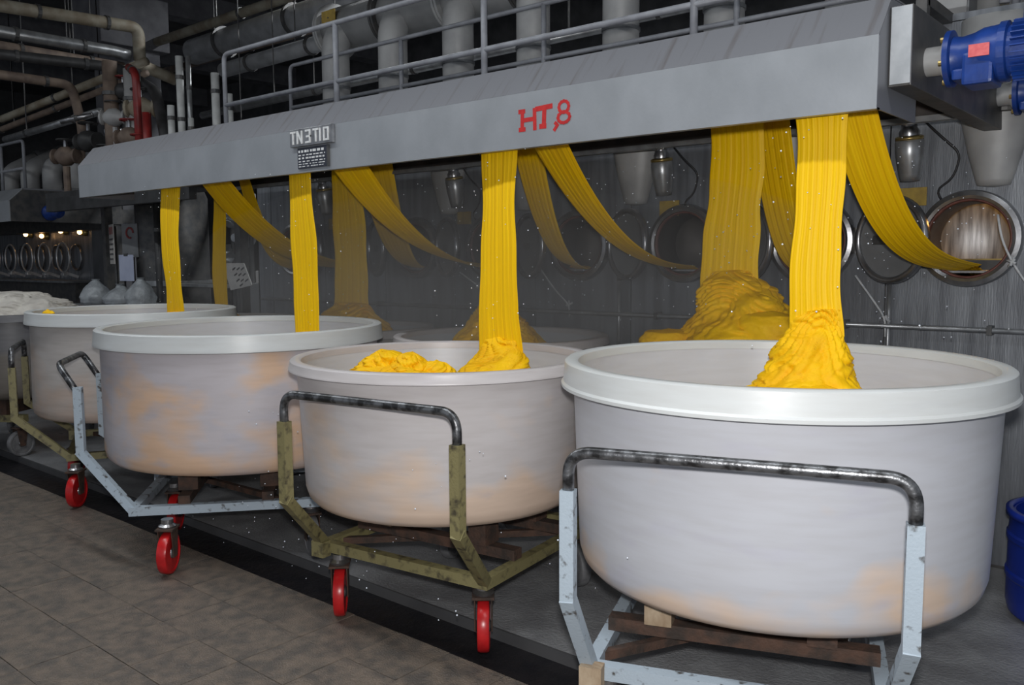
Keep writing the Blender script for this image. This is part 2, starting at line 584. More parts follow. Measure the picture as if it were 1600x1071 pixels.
for k, x in enumerate(HX):
    if pan is None:
        pan = obj('panel', hole_panel(SP - 0.008, 0.02, 2.78, HZ, HR), 'kier_panel', wall)
        pan.location = (x, YW, 0)
    else:
        inst(pan, 'panel', wall, (x, YW, 0))
obj('panel', bx(-7.42, HX[-1] - SP / 2 - 0.004, YW, YW + 0.012, 0.02, 2.78), 'kier_panel', wall)
obj('panel', bx(HX[0] + SP / 2 + 0.004, 0.9, YW, YW + 0.012, 0.02, 2.78), 'kier_panel', wall)
obj('end_panel', bx(-7.42, -7.40, YW, YW + 0.62, 0.02, 2.78), 'kier_panel', wall)
obj('deck', bx(-7.42, 0.9, YW + 0.0, YW + 0.7, 2.785, 2.82), 'kier_panel', wall)
obj('backing', bx(-7.42, 0.9, YW + 0.014, YW + 0.02, 0.0, 1.44), 'steel_dark', wall)

hole_names = ['first hatch from the blue motors', 'second hatch from the blue motors', 'third hatch from the blue motors', 'fourth hatch from the blue motors',
              'fifth hatch from the blue motors', 'sixth hatch from the blue motors', 'seventh hatch from the blue motors', 'eighth hatch from the blue motors, farthest along the wall']
ring0 = gask0 = tub0 = lid0 = None
for k, x in enumerate(HX):
    t = thing('round_hatch', ('open round steel hatch with lit interior, ' if k == 0 else 'open dark round steel hatch, ') + hole_names[k], 'hatch', (x, YW, HZ), 0, 'round hatches in the machine front')
    if ring0 is None:
        ring0 = edge_smooth(obj('flange', lt([(HR - 0.004, -0.004), (HR - 0.004, 0.055), (HR + 0.012, 0.062), (HR + 0.034, 0.055), (HR + 0.040, 0.035), (HR + 0.040, -0.001)], 56, ROT_MY, True), 'steel', t))
        gask0 = obj('gasket', lt([(HR - 0.016, -0.02), (HR - 0.016, 0.045), (HR - 0.005, 0.048), (HR - 0.005, -0.02)], 56, ROT_MY, True), 'gasket', t, True)
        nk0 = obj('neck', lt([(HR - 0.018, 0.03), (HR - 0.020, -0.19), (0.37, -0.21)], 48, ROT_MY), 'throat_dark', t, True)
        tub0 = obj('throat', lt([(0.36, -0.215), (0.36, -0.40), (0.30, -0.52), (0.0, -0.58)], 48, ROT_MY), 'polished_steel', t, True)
        lp = obj('lip_tray', bx(-0.15, 0.15, -0.02, 0.20, -0.175, -0.160, 0.003), 'steel', t)
    else:
        inst(ring0, 'flange', t)
        inst(gask0, 'gasket', t)
        inst(nk0, 'neck', t)
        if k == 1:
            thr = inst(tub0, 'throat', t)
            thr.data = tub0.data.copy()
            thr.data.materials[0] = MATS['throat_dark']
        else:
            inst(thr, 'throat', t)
        inst(lp, 'lip_tray', t)
    # hinged lid, swung open to the right
    ph = radians(25)
    hx = 0.252
    if k == 0:
        continue
    if lid0 is None:
        M = Matrix.Translation((hx, -0.03, 0)) @ Matrix.Rotation(-ph, 4, 'Z') @ Matrix.Translation((0.245, 0, 0)) @ ROT_MY
        lid0 = edge_smooth(obj('lid', lt([(0, -0.045), (0.10, -0.04), (0.185, -0.012), (0.222, -0.006), (0.228, 0.0), (0.228, 0.028), (0.205, 0.030), (0.20, 0.016), (0.175, 0.014), (0.10, -0.012), (0, -0.018)], 48, M), 'cabinet_grey', t))
        rim = obj('lid_rim', lt([(0.196, 0.028), (0.205, 0.036), (0.222, 0.036), (0.230, 0.026), (0.230, 0.0), (0.196, 0.0)], 48, M, True), 'steel', lid0, True)
        hb = bmesh.new()
        bar(hb, (hx - 0.02, -0.03, 0), M @ Vector((0, 0, -0.04)), 0.03, 0.05)
        tube(hb, [(hx, -0.028, -0.07), (hx, -0.028, 0.07)], 0.018, 10)
        hin = obj('hinge', hb, 'steel_dark', t)
    else:
        l2 = inst(lid0, 'lid', t)
        inst(rim, 'lid_rim', l2)
        inst(hin, 'hinge', t)
wl = thing('liquor_weir', 'steel weir plate inside the lit first hatch', 'plate', (HX[0], YW + 0.30, HZ - 0.11))
obj('plate', bx(-0.28, 0.28, 0.0, 0.006, -0.12, 0.0), 'steel_dark', wl)
obj('edge', bx(-0.28, 0.28, -0.006, 0.010, 0.0, 0.008), 'brass', wl)
# the lit sight lamp inside the first machine chamber
hl = thing('inspection_lamp', 'small glowing bulb inside the first hatch from the blue motors', 'lamp', (HX[0] + 0.04, YW + 0.40, HZ + 0.26))
obj('bulb', lt([(0, -0.02), (0.014, -0.014), (0.02, 0.0), (0.014, 0.014), (0.008, 0.03), (0, 0.03)], 16), 'lamp_glow', hl, True)
obj('socket', lt([(0, 0.03), (0.012, 0.03), (0.012, 0.055), (0, 0.055)], 12), 'brass', hl)
pl = bpy.data.lights.new('inspection_lamp_light', 'POINT')
pl.energy = 2.2
pl.color = (1.0, 0.50, 0.14)
pl.shadow_soft_size = 0.02
plo = bpy.data.objects.new('inspection_lamp_light', pl)
plo.location = (0, 0, -0.03)
plo.parent = hl
COL.objects.link(plo)

# wall service pipe and risers
sp = thing('service_pipe', 'thin grey pipe clipped along the machine wall below the hatches', 'pipe', (0, 0, 0))
obj('pipe', tb([(-7.3, YW - 0.05, 1.228), (0.8, YW - 0.05, 1.228)], 0.014, 8), 'pipe_galv', sp, True)
for x in (-0.98, -1.70, -2.9, -4.1, -5.6):
    obj('clip', bx(x - 0.012, x + 0.012, YW - 0.066, YW, 1.205, 1.252), 'steel_dark', sp)
for x, z0, z1, nm in ((-1.475, 0.7, 1.52, 'between the first and second hatch'), (-3.20, 0.9, 1.45, 'between the third and fourth hatch')):
    r_ = thing('riser_pipe', 'thin vertical pipe on the machine wall ' + nm, 'pipe', (x, YW - 0.03, z0), 0, 'wall riser pipes')
    obj('pipe', tb([(0, 0, 0), (0, 0, z1 - z0)], 0.012, 8), 'pipe_galv', r_, True)
    obj('elbow', tb(fillet([(0, 0, z1 - z0), (0, 0, z1 - z0 + 0.05), (0, 0.03, z1 - z0 + 0.05)], 0.03, 4), 0.016, 8), 'steel_dark', r_, True)
# white pull cords
for nm, pts in (('from the lid beside the second hatch', [(-1.62, 4.76, 1.50), (-1.545, 4.80, 1.38), (-1.485, 4.85, 1.27), (-1.483, 4.85, 1.17)]),
                ('across the lit first hatch', [(-0.955, 4.78, 1.80), (-0.93, 4.76, 1.68), (-0.88, 4.76, 1.57), (-0.78, 4.80, 1.40)]),
                ('from the fourth hatch', [(-3.83, 4.80, 1.55), (-3.70, 4.82, 1.38), (-3.60, 4.85, 1.28), (-3.60, 4.86, 1.19)]),
                ('from the sixth hatch lid', [(-4.50, 4.70, 1.50), (-4.36, 4.75, 1.40), (-4.22, 4.80, 1.30)])):
    c = thing('pull_cord', 'thin white cord hanging ' + nm, 'cord', (0, 0, 0), 0, 'white pull cords')
    obj('cord', tb(fillet(pts, 0.08, 4), 0.006, 6), 'rope_white', c, True)
    kb = bmesh.new()
    p = Vector(pts[-2])
    for q in range(3):
        d = Vector((random.uniform(-1, 1), -0.4, random.uniform(-1, 1))).normalized() * 0.03
        tube(kb, [p - d, p + d * 0.7], 0.007, 6)
    obj('knot', kb, 'rope_white', c, True)

# tapered ducts and sight tubes above the hatches
dn = ['above the first hatch', 'beside the second hatch', 'between the third and fourth hatch', 'by the fourth hatch', 'by the fifth hatch', 'by the sixth hatch']
for k, x in enumerate((-1.00, -2.06, -3.08, -4.00, -4.78, -5.62)):
    d = thing('tapered_duct', 'grey tapered metal duct on the machine wall ' + dn[k], 'duct', (x, YW - 0.02, 1.96), 0, 'tapered ducts on the machine wall')
    M = Matrix.Diagonal((1, 0.75, 1, 1))
    obj('cone', lt([(0.0, -0.02), (0.075, -0.01), (0.085, 0.02), (0.125, 0.16), (0.165, 0.34), (0.175, 0.5), (0.175, 0.80), (0.0, 0.80)], 32, M), 'pipe_grey', d, True)
    obj('band', lt([(0.168, 0.33), (0.182, 0.335), (0.182, 0.36), (0.17, 0.365)], 32, M, True), 'steel_dark', d)
sn = ['beside the first hatch', 'beside the third hatch', 'beside the fifth hatch', 'beside the seventh hatch']
for k, x in enumerate((-1.375, -2.83, -4.62, -6.2)):
    d = thing('sight_tube', 'small grey capped sight tube with brass ring ' + sn[k], 'tube', (x, YW - 0.09, 1.99), 0, 'sight tubes above the hatches')
    M = Matrix.Rotation(radians(9), 4, 'X')
    obj('tube_body', lt([(0.0, 0.0), (0.048, 0.0), (0.054, 0.03), (0.068, 0.13), (0.070, 0.20), (0.060, 0.215), (0.0, 0.215)], 28, M), 'pipe_galv', d, True)
    obj('ring', lt([(0.060, 0.208), (0.068, 0.21), (0.068, 0.225), (0.055, 0.23)], 28, M, True), 'brass', d, True)
    obj('cap', lt([(0.045, 0.22), (0.05, 0.25), (0.038, 0.27), (0.038, 0.30), (0.052, 0.31), (0.052, 0.35), (0.0, 0.36)], 24, M), 'steel', d, True)
    cbm = bmesh.new()
    tube(cbm, fillet([(0.03, 0.0, 0.33), (0.16, -0.03, 0.20), (0.24, 0.0, 0.12), (0.20, 0.02, 0.0), (0.12, 0.03, -0.05), (0.15, 0.06, -0.12)], 0.05, 4), 0.006, 6)
    obj('cable', cbm, 'cable_black', d, True)
    yb = bmesh.new()
    box(yb, -0.075, 0.065, 0.072, 0.080, -0.125, -0.03, 0.002)
    obj('warning_plate', yb, 'yellow_sign', d)['label'] = 'small yellow warning plate'
cabl = thing('yellow_plate', 'yellow warning plate at the right of the lit first hatch', 'sign', (-0.80, YW - 0.008, 1.92))
obj('plate', bx(-0.05, 0.09, -0.004, 0.006, -0.05, 0.05, 0.002), 'yellow_sign', cabl)
obj('screw', lt([(0, -0.002), (0.008, -0.002), (0.008, 0.006), (0, 0.008)], 10, ROT_MY), 'steel_dark', cabl)

# ================================================================== HOOD
X0, X1 = -7.37, -1.035
Y0, Y1 = 3.20, 3.33
ZB, ZF, ZT = 2.118, 2.372, 2.528
YB = 4.47
hood = thing('reel_hood', 'long grey sheet-metal hood over the reels marked HT,8 in red', 'hood', (0, 0, 0))
th = 0.006
def quad_slab(a, b, c, d, t):
    bm = bmesh.new()
    p = [Vector(v) for v in (a, b, c, d)]
    n = (p[1] - p[0]).cross(p[3] - p[0]).normalized() * t
    v0 = [bm.verts.new(q) for q in p]
    v1 = [bm.verts.new(q - n) for q in p]
    bm.faces.new(v0)
    bm.faces.new(v1[::-1])
    for i in range(4):
        j = (i + 1) % 4
        bm.faces.new((v0[i], v1[i], v1[j], v0[j]))
    bmesh.ops.recalc_face_normals(bm, faces=bm.faces)
    return bm
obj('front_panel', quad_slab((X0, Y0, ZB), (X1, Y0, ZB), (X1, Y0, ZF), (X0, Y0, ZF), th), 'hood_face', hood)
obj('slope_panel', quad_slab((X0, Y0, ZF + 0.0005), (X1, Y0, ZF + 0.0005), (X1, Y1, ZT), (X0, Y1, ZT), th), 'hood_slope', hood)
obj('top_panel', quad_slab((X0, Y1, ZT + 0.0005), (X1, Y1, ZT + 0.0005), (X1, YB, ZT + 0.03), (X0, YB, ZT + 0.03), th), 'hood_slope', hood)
obj('rear_panel', bx(X0, X1, YB, YB + 0.006, 2.26, ZT + 0.03), 'hood_inside', hood)
obj('lower_lip', bx(X0, X1 - 0.02, YB - 0.02, YB + 0.03, 2.235, 2.262), 'pipe_galv', hood)
obj('front_lip', bx(X0, X1, Y0 + 0.006, Y0 + 0.035, ZB, ZB + 0.006), 'hood_face', hood)
def end_panel(x, t):
    bm = bmesh.new()
    prof = [(Y0 + 0.007, ZB), (Y0 + 0.007, ZF - 0.004), (Y1 + 0.004, ZT - 0.008), (YB, ZT + 0.02), (YB, 2.26), (3.66, 2.26), (3.66, ZB)]
    a = [bm.verts.new((x, y, z)) for y, z in prof]
    b = [bm.verts.new((x + t, y, z)) for y, z in prof]
    bm.faces.new(a); bm.faces.new(b[::-1])
    for i in range(len(prof)):
        j = (i + 1) % len(prof)
        bm.faces.new((a[i], b[i], b[j], a[j]))
    bmesh.ops.recalc_face_normals(bm, faces=bm.faces)
    return bm
obj('end_panel', end_panel(X1 - 0.006, 0.006), 'hood_slope', hood)
obj('end_panel', end_panel(X0, 0.006), 'hood_slope', hood)
gc = obj('gear_cover', bx(-1.034, -0.955, 3.31, 5.40, 2.205, 2.485, 0.004), 'steel_dark', hood)
obj('cover_plate', bx(-1.026, -0.957, 3.302, 3.309, 2.212, 2.480), 'plate_pale', gc)
# reels inside
for nm, y, z in (('front_reel', 3.46, 2.30), ('rear_reel', 4.27, 2.39)):
    r_ = obj(nm, lt([(0, X0 + 0.05), (0.055, X0 + 0.05), (0.055, X1 - 0.05), (0, X1 - 0.05)], 14, Matrix.Translation((0, y, z)) @ ROT_PX), 'steel_dark', hood)
# HT,8 painted by hand
def strokes(bm, lst, w, y, org, sc, slant=0.0, d=0.0012):
    for st in lst:
        for (ax, az), (bx_, bz) in zip(st, st[1:]):
            a = Vector((org[0] + ax * sc[0], y, org[1] + az * sc[1] + ax * slant))
            b = Vector((org[0] + bx_ * sc[0], y, org[1] + bz * sc[1] + bx_ * slant))
            d += 0.00012
            bar(bm, a, b, w, d, (0, 1, 0), ext=w * 0.42)
lb = bmesh.new()
YL = Y0 - 0.0007
strokes(lb, [[(0, 0), (0.02, 1)], [(0.78, -0.02), (0.76, 1.0)], [(0.05, 0.5), (0.74, 0.52)], [(-0.14, 1.0), (0.10, 1.0)], [(-0.12, 0), (0.12, 0.0)]], 0.020, YL, (-2.648, 2.203), (0.098, 0.083))
strokes(lb, [[(0, 1), (1, 1.05)], [(0.55, 1.0), (0.50, 0.0)], [(0.30, 0.02), (0.56, 0.02)]], 0.023, YL, (-2.560, 2.205), (0.082, 0.083))
strokes(lb, [[(0, 0.12), (0.12, 0.0), (-0.06, -0.22)]], 0.016, YL, (-2.451, 2.203), (0.085, 0.083))
e8 = [(0.5 + 0.42 * cos(a), 0.74 + 0.27 * sin(a)) for a in [2 * pi * k / 12 for k in range(13)]]
f8 = [(0.5 + 0.50 * cos(a), 0.24 + 0.26 * sin(a)) for a in [2 * pi * k / 12 for k in range(13)]]
strokes(lb, [e8, f8], 0.0140, YL, (-2.437, 2.212), (0.066, 0.093))
obj('painted_lettering', lb, 'letter_red', hood)['label'] = 'hand-painted red letters HT,8'
# number plate with raised characters and dark name plate
npb = obj('number_plate', bx(-4.437, -4.036, Y0 - 0.022, Y0 - 0.001, 2.268, 2.372, 0.003), 'steel', hood)
cb = bmesh.new()
yy = Y0 - 0.0245
def glyph(g, x):
    strokes(cb, g, 0.011, yy, (x, 2.288), (0.042, 0.066), 0, 0.005)
glyph([[(0, 1), (1, 1)], [(0.5, 1), (0.5, 0)]], -4.424)
glyph([[(0, 0), (0, 1), (1, 0), (1, 1)]], -4.360)
glyph([[(0, 1), (0.9, 1), (0.9, 0.5), (0.2, 0.5)], [(0.9, 0.5), (0.9, 0), (0, 0)]], -4.278)
glyph([[(0, 1), (1, 1)], [(0.5, 1), (0.5, 0)]], -4.205)
glyph([[(0.5, 0), (0.5, 1)]], -4.165)
glyph([[(0, 0), (0, 1), (0.9, 1), (0.9, 0), (0, 0)]], -4.108)
obj('raised_characters', cb, 'tag_white', npb)
nam = obj('name_plate', bx(-4.383, -4.103, Y0 - 0.010, Y0 - 0.001, 2.140, 2.262, 0.002), 'name_plate_dark', hood)
tb_ = bmesh.new()
random.seed(3)
for row, (z, h) in enumerate(((2.240, 0.014), (2.218, 0.007), (2.200, 0.010), (2.181, 0.006), (2.166, 0.005), (2.152, 0.005))):
    x = -4.372
    while x < -4.125:
        w = random.uniform(0.010, 0.030)
        box(tb_, x, min(x + w, -4.12), Y0 - 0.0112, Y0 - 0.0100, z - h / 2, z + h / 2)
        x += w + random.uniform(0.006, 0.018)
obj('printed_lines', tb_, 'tag_white', nam)
obj('plate_edge', bx(-4.103, -4.088, Y0 - 0.012, Y0 - 0.001, 2.138, 2.262), 'steel_dark', nam)
# hood hangers to the machine top (they carry the hood)
for x in (-7.1, -5.2, -3.2, -1.25):
    hb = bmesh.new()
    bar(hb, (x, YB + 0.003, 2.50), (x, YB + 0.003, 2.80), 0.05, 0.05)
    bar(hb, (x, YB + 0.0, 2.80), (x, YW + 0.1, 2.80), 0.05, 0.05)
    obj('bracket', hb, 'steel_dark', hood)

# ------------------------------------------------------------------ geared motors
def gear_motor(label, y, z):
    m = thing('geared_motor', label, 'motor', (-0.955, y, z), 0, 'blue geared motors at the hood end')
    PX = ROT_PX
    edge_smooth(obj('shaft_collar', lt([(0, 0), (0.052, 0), (0.052, 0.055), (0.066, 0.058), (0.066, 0.072), (0, 0.072)], 28, PX), 'pipe_grey', m))
    edge_smooth(obj('mounting_flange', lt([(0, 0.072), (0.100, 0.072), (0.100, 0.090), (0.078, 0.094), (0, 0.094)], 36, PX), 'motor_blue', m))
    for k in range(6):
        a = k * pi / 3 + 0.3
        obj('flange_bolt', lt([(0, 0.060), (0.010, 0.060), (0.010, 0.074), (0, 0.074)], 8, Matrix.Translation((0, 0.086 * cos(a), 0.086 * sin(a))) @ PX), 'brass', m)
    g = bmesh.new()
    lathe(g, [(0, 0.090), (0.078, 0.092), (0.072, 0.12), (0.080, 0.16), (0.092, 0.19), (0.096, 0.245), (0, 0.245)], 32, PX)
    edge_smooth(obj('gearbox', g, 'motor_blue', m), 40)
    f = bmesh.new()
    box(f, 0.135, 0.235, -0.085, 0.075, -0.112, 0.0, 0.012)
    box(f, 0.10, 0.145, -0.07, 0.07, -0.088, -0.05, 0.008)
    obj('gearbox_foot', f, 'motor_blue', m)
    obj('adapter_flange', lt([(0, 0.245), (0.104, 0.245), (0.104, 0.268), (0.092, 0.272), (0, 0.272)], 36, PX), 'motor_blue', m)
    obj('motor_barrel', lt([(0, 0.270), (0.088, 0.270), (0.088, 0.50), (0, 0.50)], 32, PX), 'motor_blue', m, False)
    fb = bmesh.new()
    for k in range(28):
        a = 2 * pi * k / 28
        bar(fb, (0.285, 0.094 * cos(a), 0.094 * sin(a)), (0.49, 0.094 * cos(a), 0.094 * sin(a)), 0.004, 0.022, (0, cos(a), sin(a)))
    obj('cooling_fins', fb, 'motor_blue', m)
    edge_smooth(obj('fan_cowl', lt([(0, 0.495), (0.106, 0.495), (0.106, 0.56), (0.09, 0.585), (0, 0.59)], 32, PX), 'motor_blue', m))
    t = bmesh.new()
    box(t, 0.315, 0.44, -0.06, 0.06, 0.085, 0.165, 0.010)
    tbx = obj('terminal_box', t, 'motor_blue', m)
    obj('box_lid', bx(0.308, 0.447, -0.066, 0.066, 0.166, 0.184, 0.005), 'motor_blue', tbx)
    obj('red_tag', bx(0.160, 0.225, -0.102, -0.094, -0.022, 0.020), 'tag_red', m)['label'] = 'red and white rating tag'
    tg = bmesh.new()
    box(tg, 0.345, 0.42, -0.112, -0.108, 0.010, 0.062)
    obj('white_tag', tg, 'tag_white', m)['label'] = 'white rating plate'
    return m
gear_motor('blue geared motor at the front of the hood end, nearest the camera', 3.50, 2.312)
gear_motor('blue geared motor mounted lower and farther back at the hood end', 4.68, 2.355)

# ------------------------------------------------------------------ boxes above the motor
bxx = thing('junction_cabinet', 'grey metal box above the machine behind the blue motors', 'box', (-1.33, 5.25, 2.82))
obj('body', bx(-0.14, 0.12, -0.1, 0.15, 0.0, 0.26, 0.006), 'cabinet_grey', bxx)
obj('lid', bx(-0.13, 0.11, -0.108, -0.1, 0.02, 0.24, 0.003), 'pipe_grey', bxx)
col_ = thing('square_duct', 'wide grey square duct rising behind the blue motors', 'duct', (-0.80, 5.75, 0.0))
obj('casing', bx(-0.42, 0.40, 0.0, 0.4, 0.0, 4.6, 0.01), 'pipe_grey', col_)
for z in (2.95, 3.5):
    obj('seam_band', bx(-0.43, 0.41, -0.008, 0.41, z, z + 0.03), 'cabinet_grey', col_)
wp = thing('standpipe', 'thin pale vertical pipe behind the front blue motor', 'pipe', (-1.055, 5.2, 2.82))
obj('pipe', tb([(0, 0, 0), (0, 0, 1.5)], 0.022, 12), 'pipe_beige', wp, True)
obj('coupling', tb([(0, 0, 0.0), (0, 0, 0.05)], 0.03, 12), 'steel_dark', wp)

# ================================================================== FABRIC
def strip_mesh(frames, pleats=9, amp=0.0018, thick=0.012, nx=56, seed=0):
    """frames: (centre, width direction, normal, width); a pleated strip with real thickness and a strip uv map"""
    bm = bmesh.new()
    uvl = bm.loops.layers.uv.new('strip')
    rnd = random.Random(seed)
    ph = [rnd.uniform(0, 6.28) for _ in range(3)]
    prof = []
    for i in range(nx + 1):
        s = i / nx
        o = amp * (0.6 * sin(2 * pi * pleats * s + ph[0]) + 0.5 * sin(2 * pi * pleats * 0.43 * s + ph[1])) + 0.5 * amp * sin(2 * pi * pleats * 2.1 * s + ph[2])
        prof.append((s - 0.5, o))
    F, B = [], []
    L = 0
    lens = []
    for k, (c, wd, nn, w) in enumerate(frames):
        if k:
            L += (frames[k][0] - frames[k - 1][0]).length
        lens.append(L)
        F.append([bm.verts.new(c + wd * (s * w) + nn * (o + thick * 0.5 * (1 - (2 * s) ** 6))) for s, o in prof])
        B.append([bm.verts.new(c + wd * (s * w) + nn * (o - thick * 0.5 * (1 - (2 * s) ** 6) - 0.0005)) for s, o in prof])
    def face(vs, uvs):
        f = bm.faces.new(vs)
        for l, u in zip(f.loops, uvs):
            l[uvl].uv = u
        f.smooth = True
    for k in range(len(frames) - 1):
        a, b = lens[k], lens[k + 1]
        for i in range(nx):
            s0, s1 = i / nx, (i + 1) / nx
            face((F[k][i], F[k][i + 1], F[k + 1][i + 1], F[k + 1][i]), ((s0, a), (s1, a), (s1, b), (s0, b)))
            face((B[k][i + 1], B[k][i], B[k + 1][i], B[k + 1][i + 1]), ((s1, a), (s0, a), (s0, b), (s1, b)))
        face((F[k][0], F[k + 1][0], B[k + 1][0], B[k][0]), ((0, a), (0, b), (0, b), (0, a)))
        face((F[k][nx], B[k][nx], B[k + 1][nx], F[k + 1][nx]), ((1, a), (1, a), (1, b), (1, b)))
    bmesh.ops.recalc_face_normals(bm, faces=bm.faces)
    return bm

def falling(x, y, ztop, zbot, widths, seed, drift=0.0):
    """widths: list of (t 0..1, width, dx)"""
    rnd = random.Random(seed)
    p1, p2 = rnd.uniform(0, 6), rnd.uniform(0, 6)
    fr = []
    N = 46
    for k in range(N + 1):
        t = k / N
        for (t0, w0, d0), (t1, w1, d1) in zip(widths, widths[1:]):
            if t0 <= t <= t1:
                q = (t - t0) / (t1 - t0)
                q = q * q * (3 - 2 * q)
                w, dx = w0 + (w1 - w0) * q, d0 + (d1 - d0) * q
                break
        w *= 1 + 0.05 * sin(9 * t + p1) + 0.028 * sin(21 * t + p2)
        c = Vector((x + dx + 0.006 * sin(7 * t + p2), y + 0.012 * sin(5 * t + p1), ztop + (zbot - ztop) * t))
        an = 0.10 * sin(4 * t + p2)
        fr.append((c, Vector((cos(an), sin(an), 0)), Vector((sin(an), -cos(an), 0)), w))
    return fr

def rising(p0, p1, w0, w1, reel, pw=2.6, seed=0):
    """from the hatch lip p0 up to the reel at p1, sagging"""
    fr = []
    N = 40
    pts = []
    for k in range(N + 1):
        s = k / N
        pts.append(Vector((p0[0] + (p1[0] - p0[0]) * s, p0[1] + (p1[1] - p0[1]) * s, p0[2] + (p1[2] - p0[2]) * (0.12 * s + 0.88 * s ** pw))))
    for k, p in enumerate(pts):
        d = (pts[min(k + 1, N)] - pts[max(k - 1, 0)]).normalized()
        s = k / N
        tw = 0.25 * sin(2.2 * s + seed)
        wd = Vector((1, 0, 0))
        wd = (wd - d * wd.dot(d)).normalized()
        nn = d.cross(wd).normalized()
        wd2 = wd * cos(tw) + nn * sin(tw)
        nn2 = d.cross(wd2).normalized()
        w = w0 + (w1 - w0) * s
        fr.append((p, wd2, -nn2 if nn2.z > 0 else nn2, w))
    return fr

def heap(prof, seed, folds=1.0, nz=150, seg=150, loc=(0, 0, 0)):
    """prof: (z, rx, ry, dx, dy) from the bottom up; a slumped mass of folded cloth"""
    bm = bmesh.new()
    zt, zb = prof[-1][0], prof[0][0]
    rings = []
    off = Vector((seed * 3.1, seed * 1.7, seed * 0.9))
    for i in range(nz + 1):
        q_ = i / nz
        z = zb + (zt - zb) * (1 - (1 - q_) ** 2.2)
        for a, b in zip(prof, prof[1:]):
            if a[0] <= z <= b[0] + 1e-9:
                q = (z - a[0]) / max(1e-9, b[0] - a[0])
                rx, ry, dx, dy = [a[m] + (b[m] - a[m]) * q for m in (1, 2, 3, 4)]
                break
        ring = []
        for k in range(seg):
            an = 2 * pi * k / seg
            c, s = cos(an), sin(an)
            p = Vector((dx + rx * c, dy + ry * s, z))
            q1 = noise.noise(Vector((p.x * 4, p.y * 4, z * 5)) + off)
            q2 = noise.noise(Vector((p.x * 9, p.y * 9, z * 9)) + off * 2)
            q3 = noise.noise(Vector((p.x * 30, p.y * 30, z * 45)) + off * 3)
            # sagging folds: bands that dip and merge round the heap, sharp in the creases
            w = 66 * z + 9 * q1 + 3.2 * q2 + 2.4 * sin(2 * an + seed) + 1.5 * sin(3 * an + 2 * seed)
            lay = abs(sin(w)) ** 0.55 - 0.75
            w2 = 61 * z + 70 * 0.12 * sin(an * 2 + 5 * q1 + seed) + 6 * q2
            lay2 = abs(sin(w2)) ** 0.6 - 0.7
            d = (0.024 * lay + 0.014 * lay2 + 0.036 * q1 + 0.020 * q2 + 0.006 * q3) * folds * min(1, 0.25 + rx / 0.30)
            rr = Vector((c, s, 0)) * d
            zz = 0.02 * q2 * folds if 0 < i else 0
            ring.append(bm.verts.new(p + rr + Vector((0, 0, zz))))
        rings.append(ring)
    for a, b in zip(rings, rings[1:]):
        for k in range(seg):
            l = (k + 1) % seg
            bm.faces.new((a[k], a[l], b[l], b[k]))
    bm.faces.new(rings[0][::-1])
    c = Vector((0, 0, 0))
    for v in rings[-1]:
        c += v.co
    cv = bm.verts.new(c / seg + Vector((0, 0, 0.008)))
    for k in range(seg):
        bm.faces.new((rings[-1][k], rings[-1][(k + 1) % seg], cv))
    bmesh.ops.recalc_face_normals(bm, faces=bm.faces)
    for f in bm.faces:
        f.smooth = True
    return bm

YF, YR = 3.30, 4.20
def rope(label, hole, x, front, zbot, widths, pile, rise_w, seed, riseto=None, tails=()):
    t = thing('fabric_strip', label, 'fabric', (0, 0, 0), 0, 'yellow fabric lengths over the reels')
    y = YF if front else YR
    ztop = 2.33 if front else 2.42
    obj('falling_length', strip_mesh(falling(x, y, ztop, zbot, widths, seed), seed=seed), 'yellow_cloth', t, True)
    p0 = (HX[hole] + 0.0, YW - 0.03, HZ - 0.145)
    if front:
        p1 = riseto or (x + 0.045, 3.56, 2.30)
    else:
        p1 = riseto or (x + 0.10, 4.38, 2.38)
    obj('rising_length', strip_mesh(rising(p0, p1, rise_w[0] * 1.2, rise_w[1] * 1.45, None, 3.5 if hole == 0 else 2.5, seed=seed), pleats=7, seed=seed + 50), 'yellow_cloth', t, True)
    # end that lies in the hatch throat
    q0 = (HX[hole], YW + 0.17, HZ - 0.178)
    fr = []
    for k in range(9):
        s = k / 8
        fr.append((Vector(q0).lerp(Vector(p0), s), Vector((1, 0, 0)), Vector((0, 0, 1)), rise_w[0] * (0.85 + 0.15 * s)))
    obj('throat_length', strip_mesh(fr, pleats=6, seed=seed + 90), 'yellow_cloth', t, True)
    if pile:
        obj('pile', heap(pile, seed), 'yellow_pile', t, True)
    for q, (x_, y_, rx_, ry_, z_) in enumerate(tails):
        obj('loose_fold', heap([(z_ - 0.35, rx_ * 1.1, ry_ * 1.1, x_, y_), (z_ - 0.05, rx_, ry_, x_, y_), (z_ - 0.012, rx_ * 0.8, ry_ * 0.8, x_, y_), (z_, rx_ * 0.3, ry_ * 0.3, x_, y_)], seed * 7 + q, 0.5, 40, 64), 'yellow_pile', t, True)
    return t
FW_ = [(0, 0.19, 0), (0.25, 0.19, 0), (1, 0.17, 0)]
rope('yellow fabric falling into the big near tub, strip nearest the blue motors', 0, -1.268, True, 1.30,
     [(0, 0.20, -0.010), (0.3, 0.195, -0.004), (0.75, 0.178, 0.0), (1.0, 0.21, 0.01)],
     [(0.55, 0.38, 0.36, -1.28, 3.25), (0.95, 0.35, 0.33, -1.28, 3.23), (1.055, 0.30, 0.28, -1.25, 3.22), (1.10, 0.20, 0.19, -1.27, 3.25), (1.16, 0.165, 0.15, -1.27, 3.27), (1.25, 0.135, 0.11, -1.265, 3.29), (1.33, 0.105, 0.06, -1.262, 3.30), (1.40, 0.088, 0.03, -1.262, 3.30)],
     (0.115, 0.135), 1, (-1.275, 3.56, 2.30), ((-1.43, 3.12, 0.075, 0.06, 1.105), (-1.06, 3.16, 0.10, 0.07, 1.095), (-1.20, 3.14, 0.12, 0.08, 1.13)))
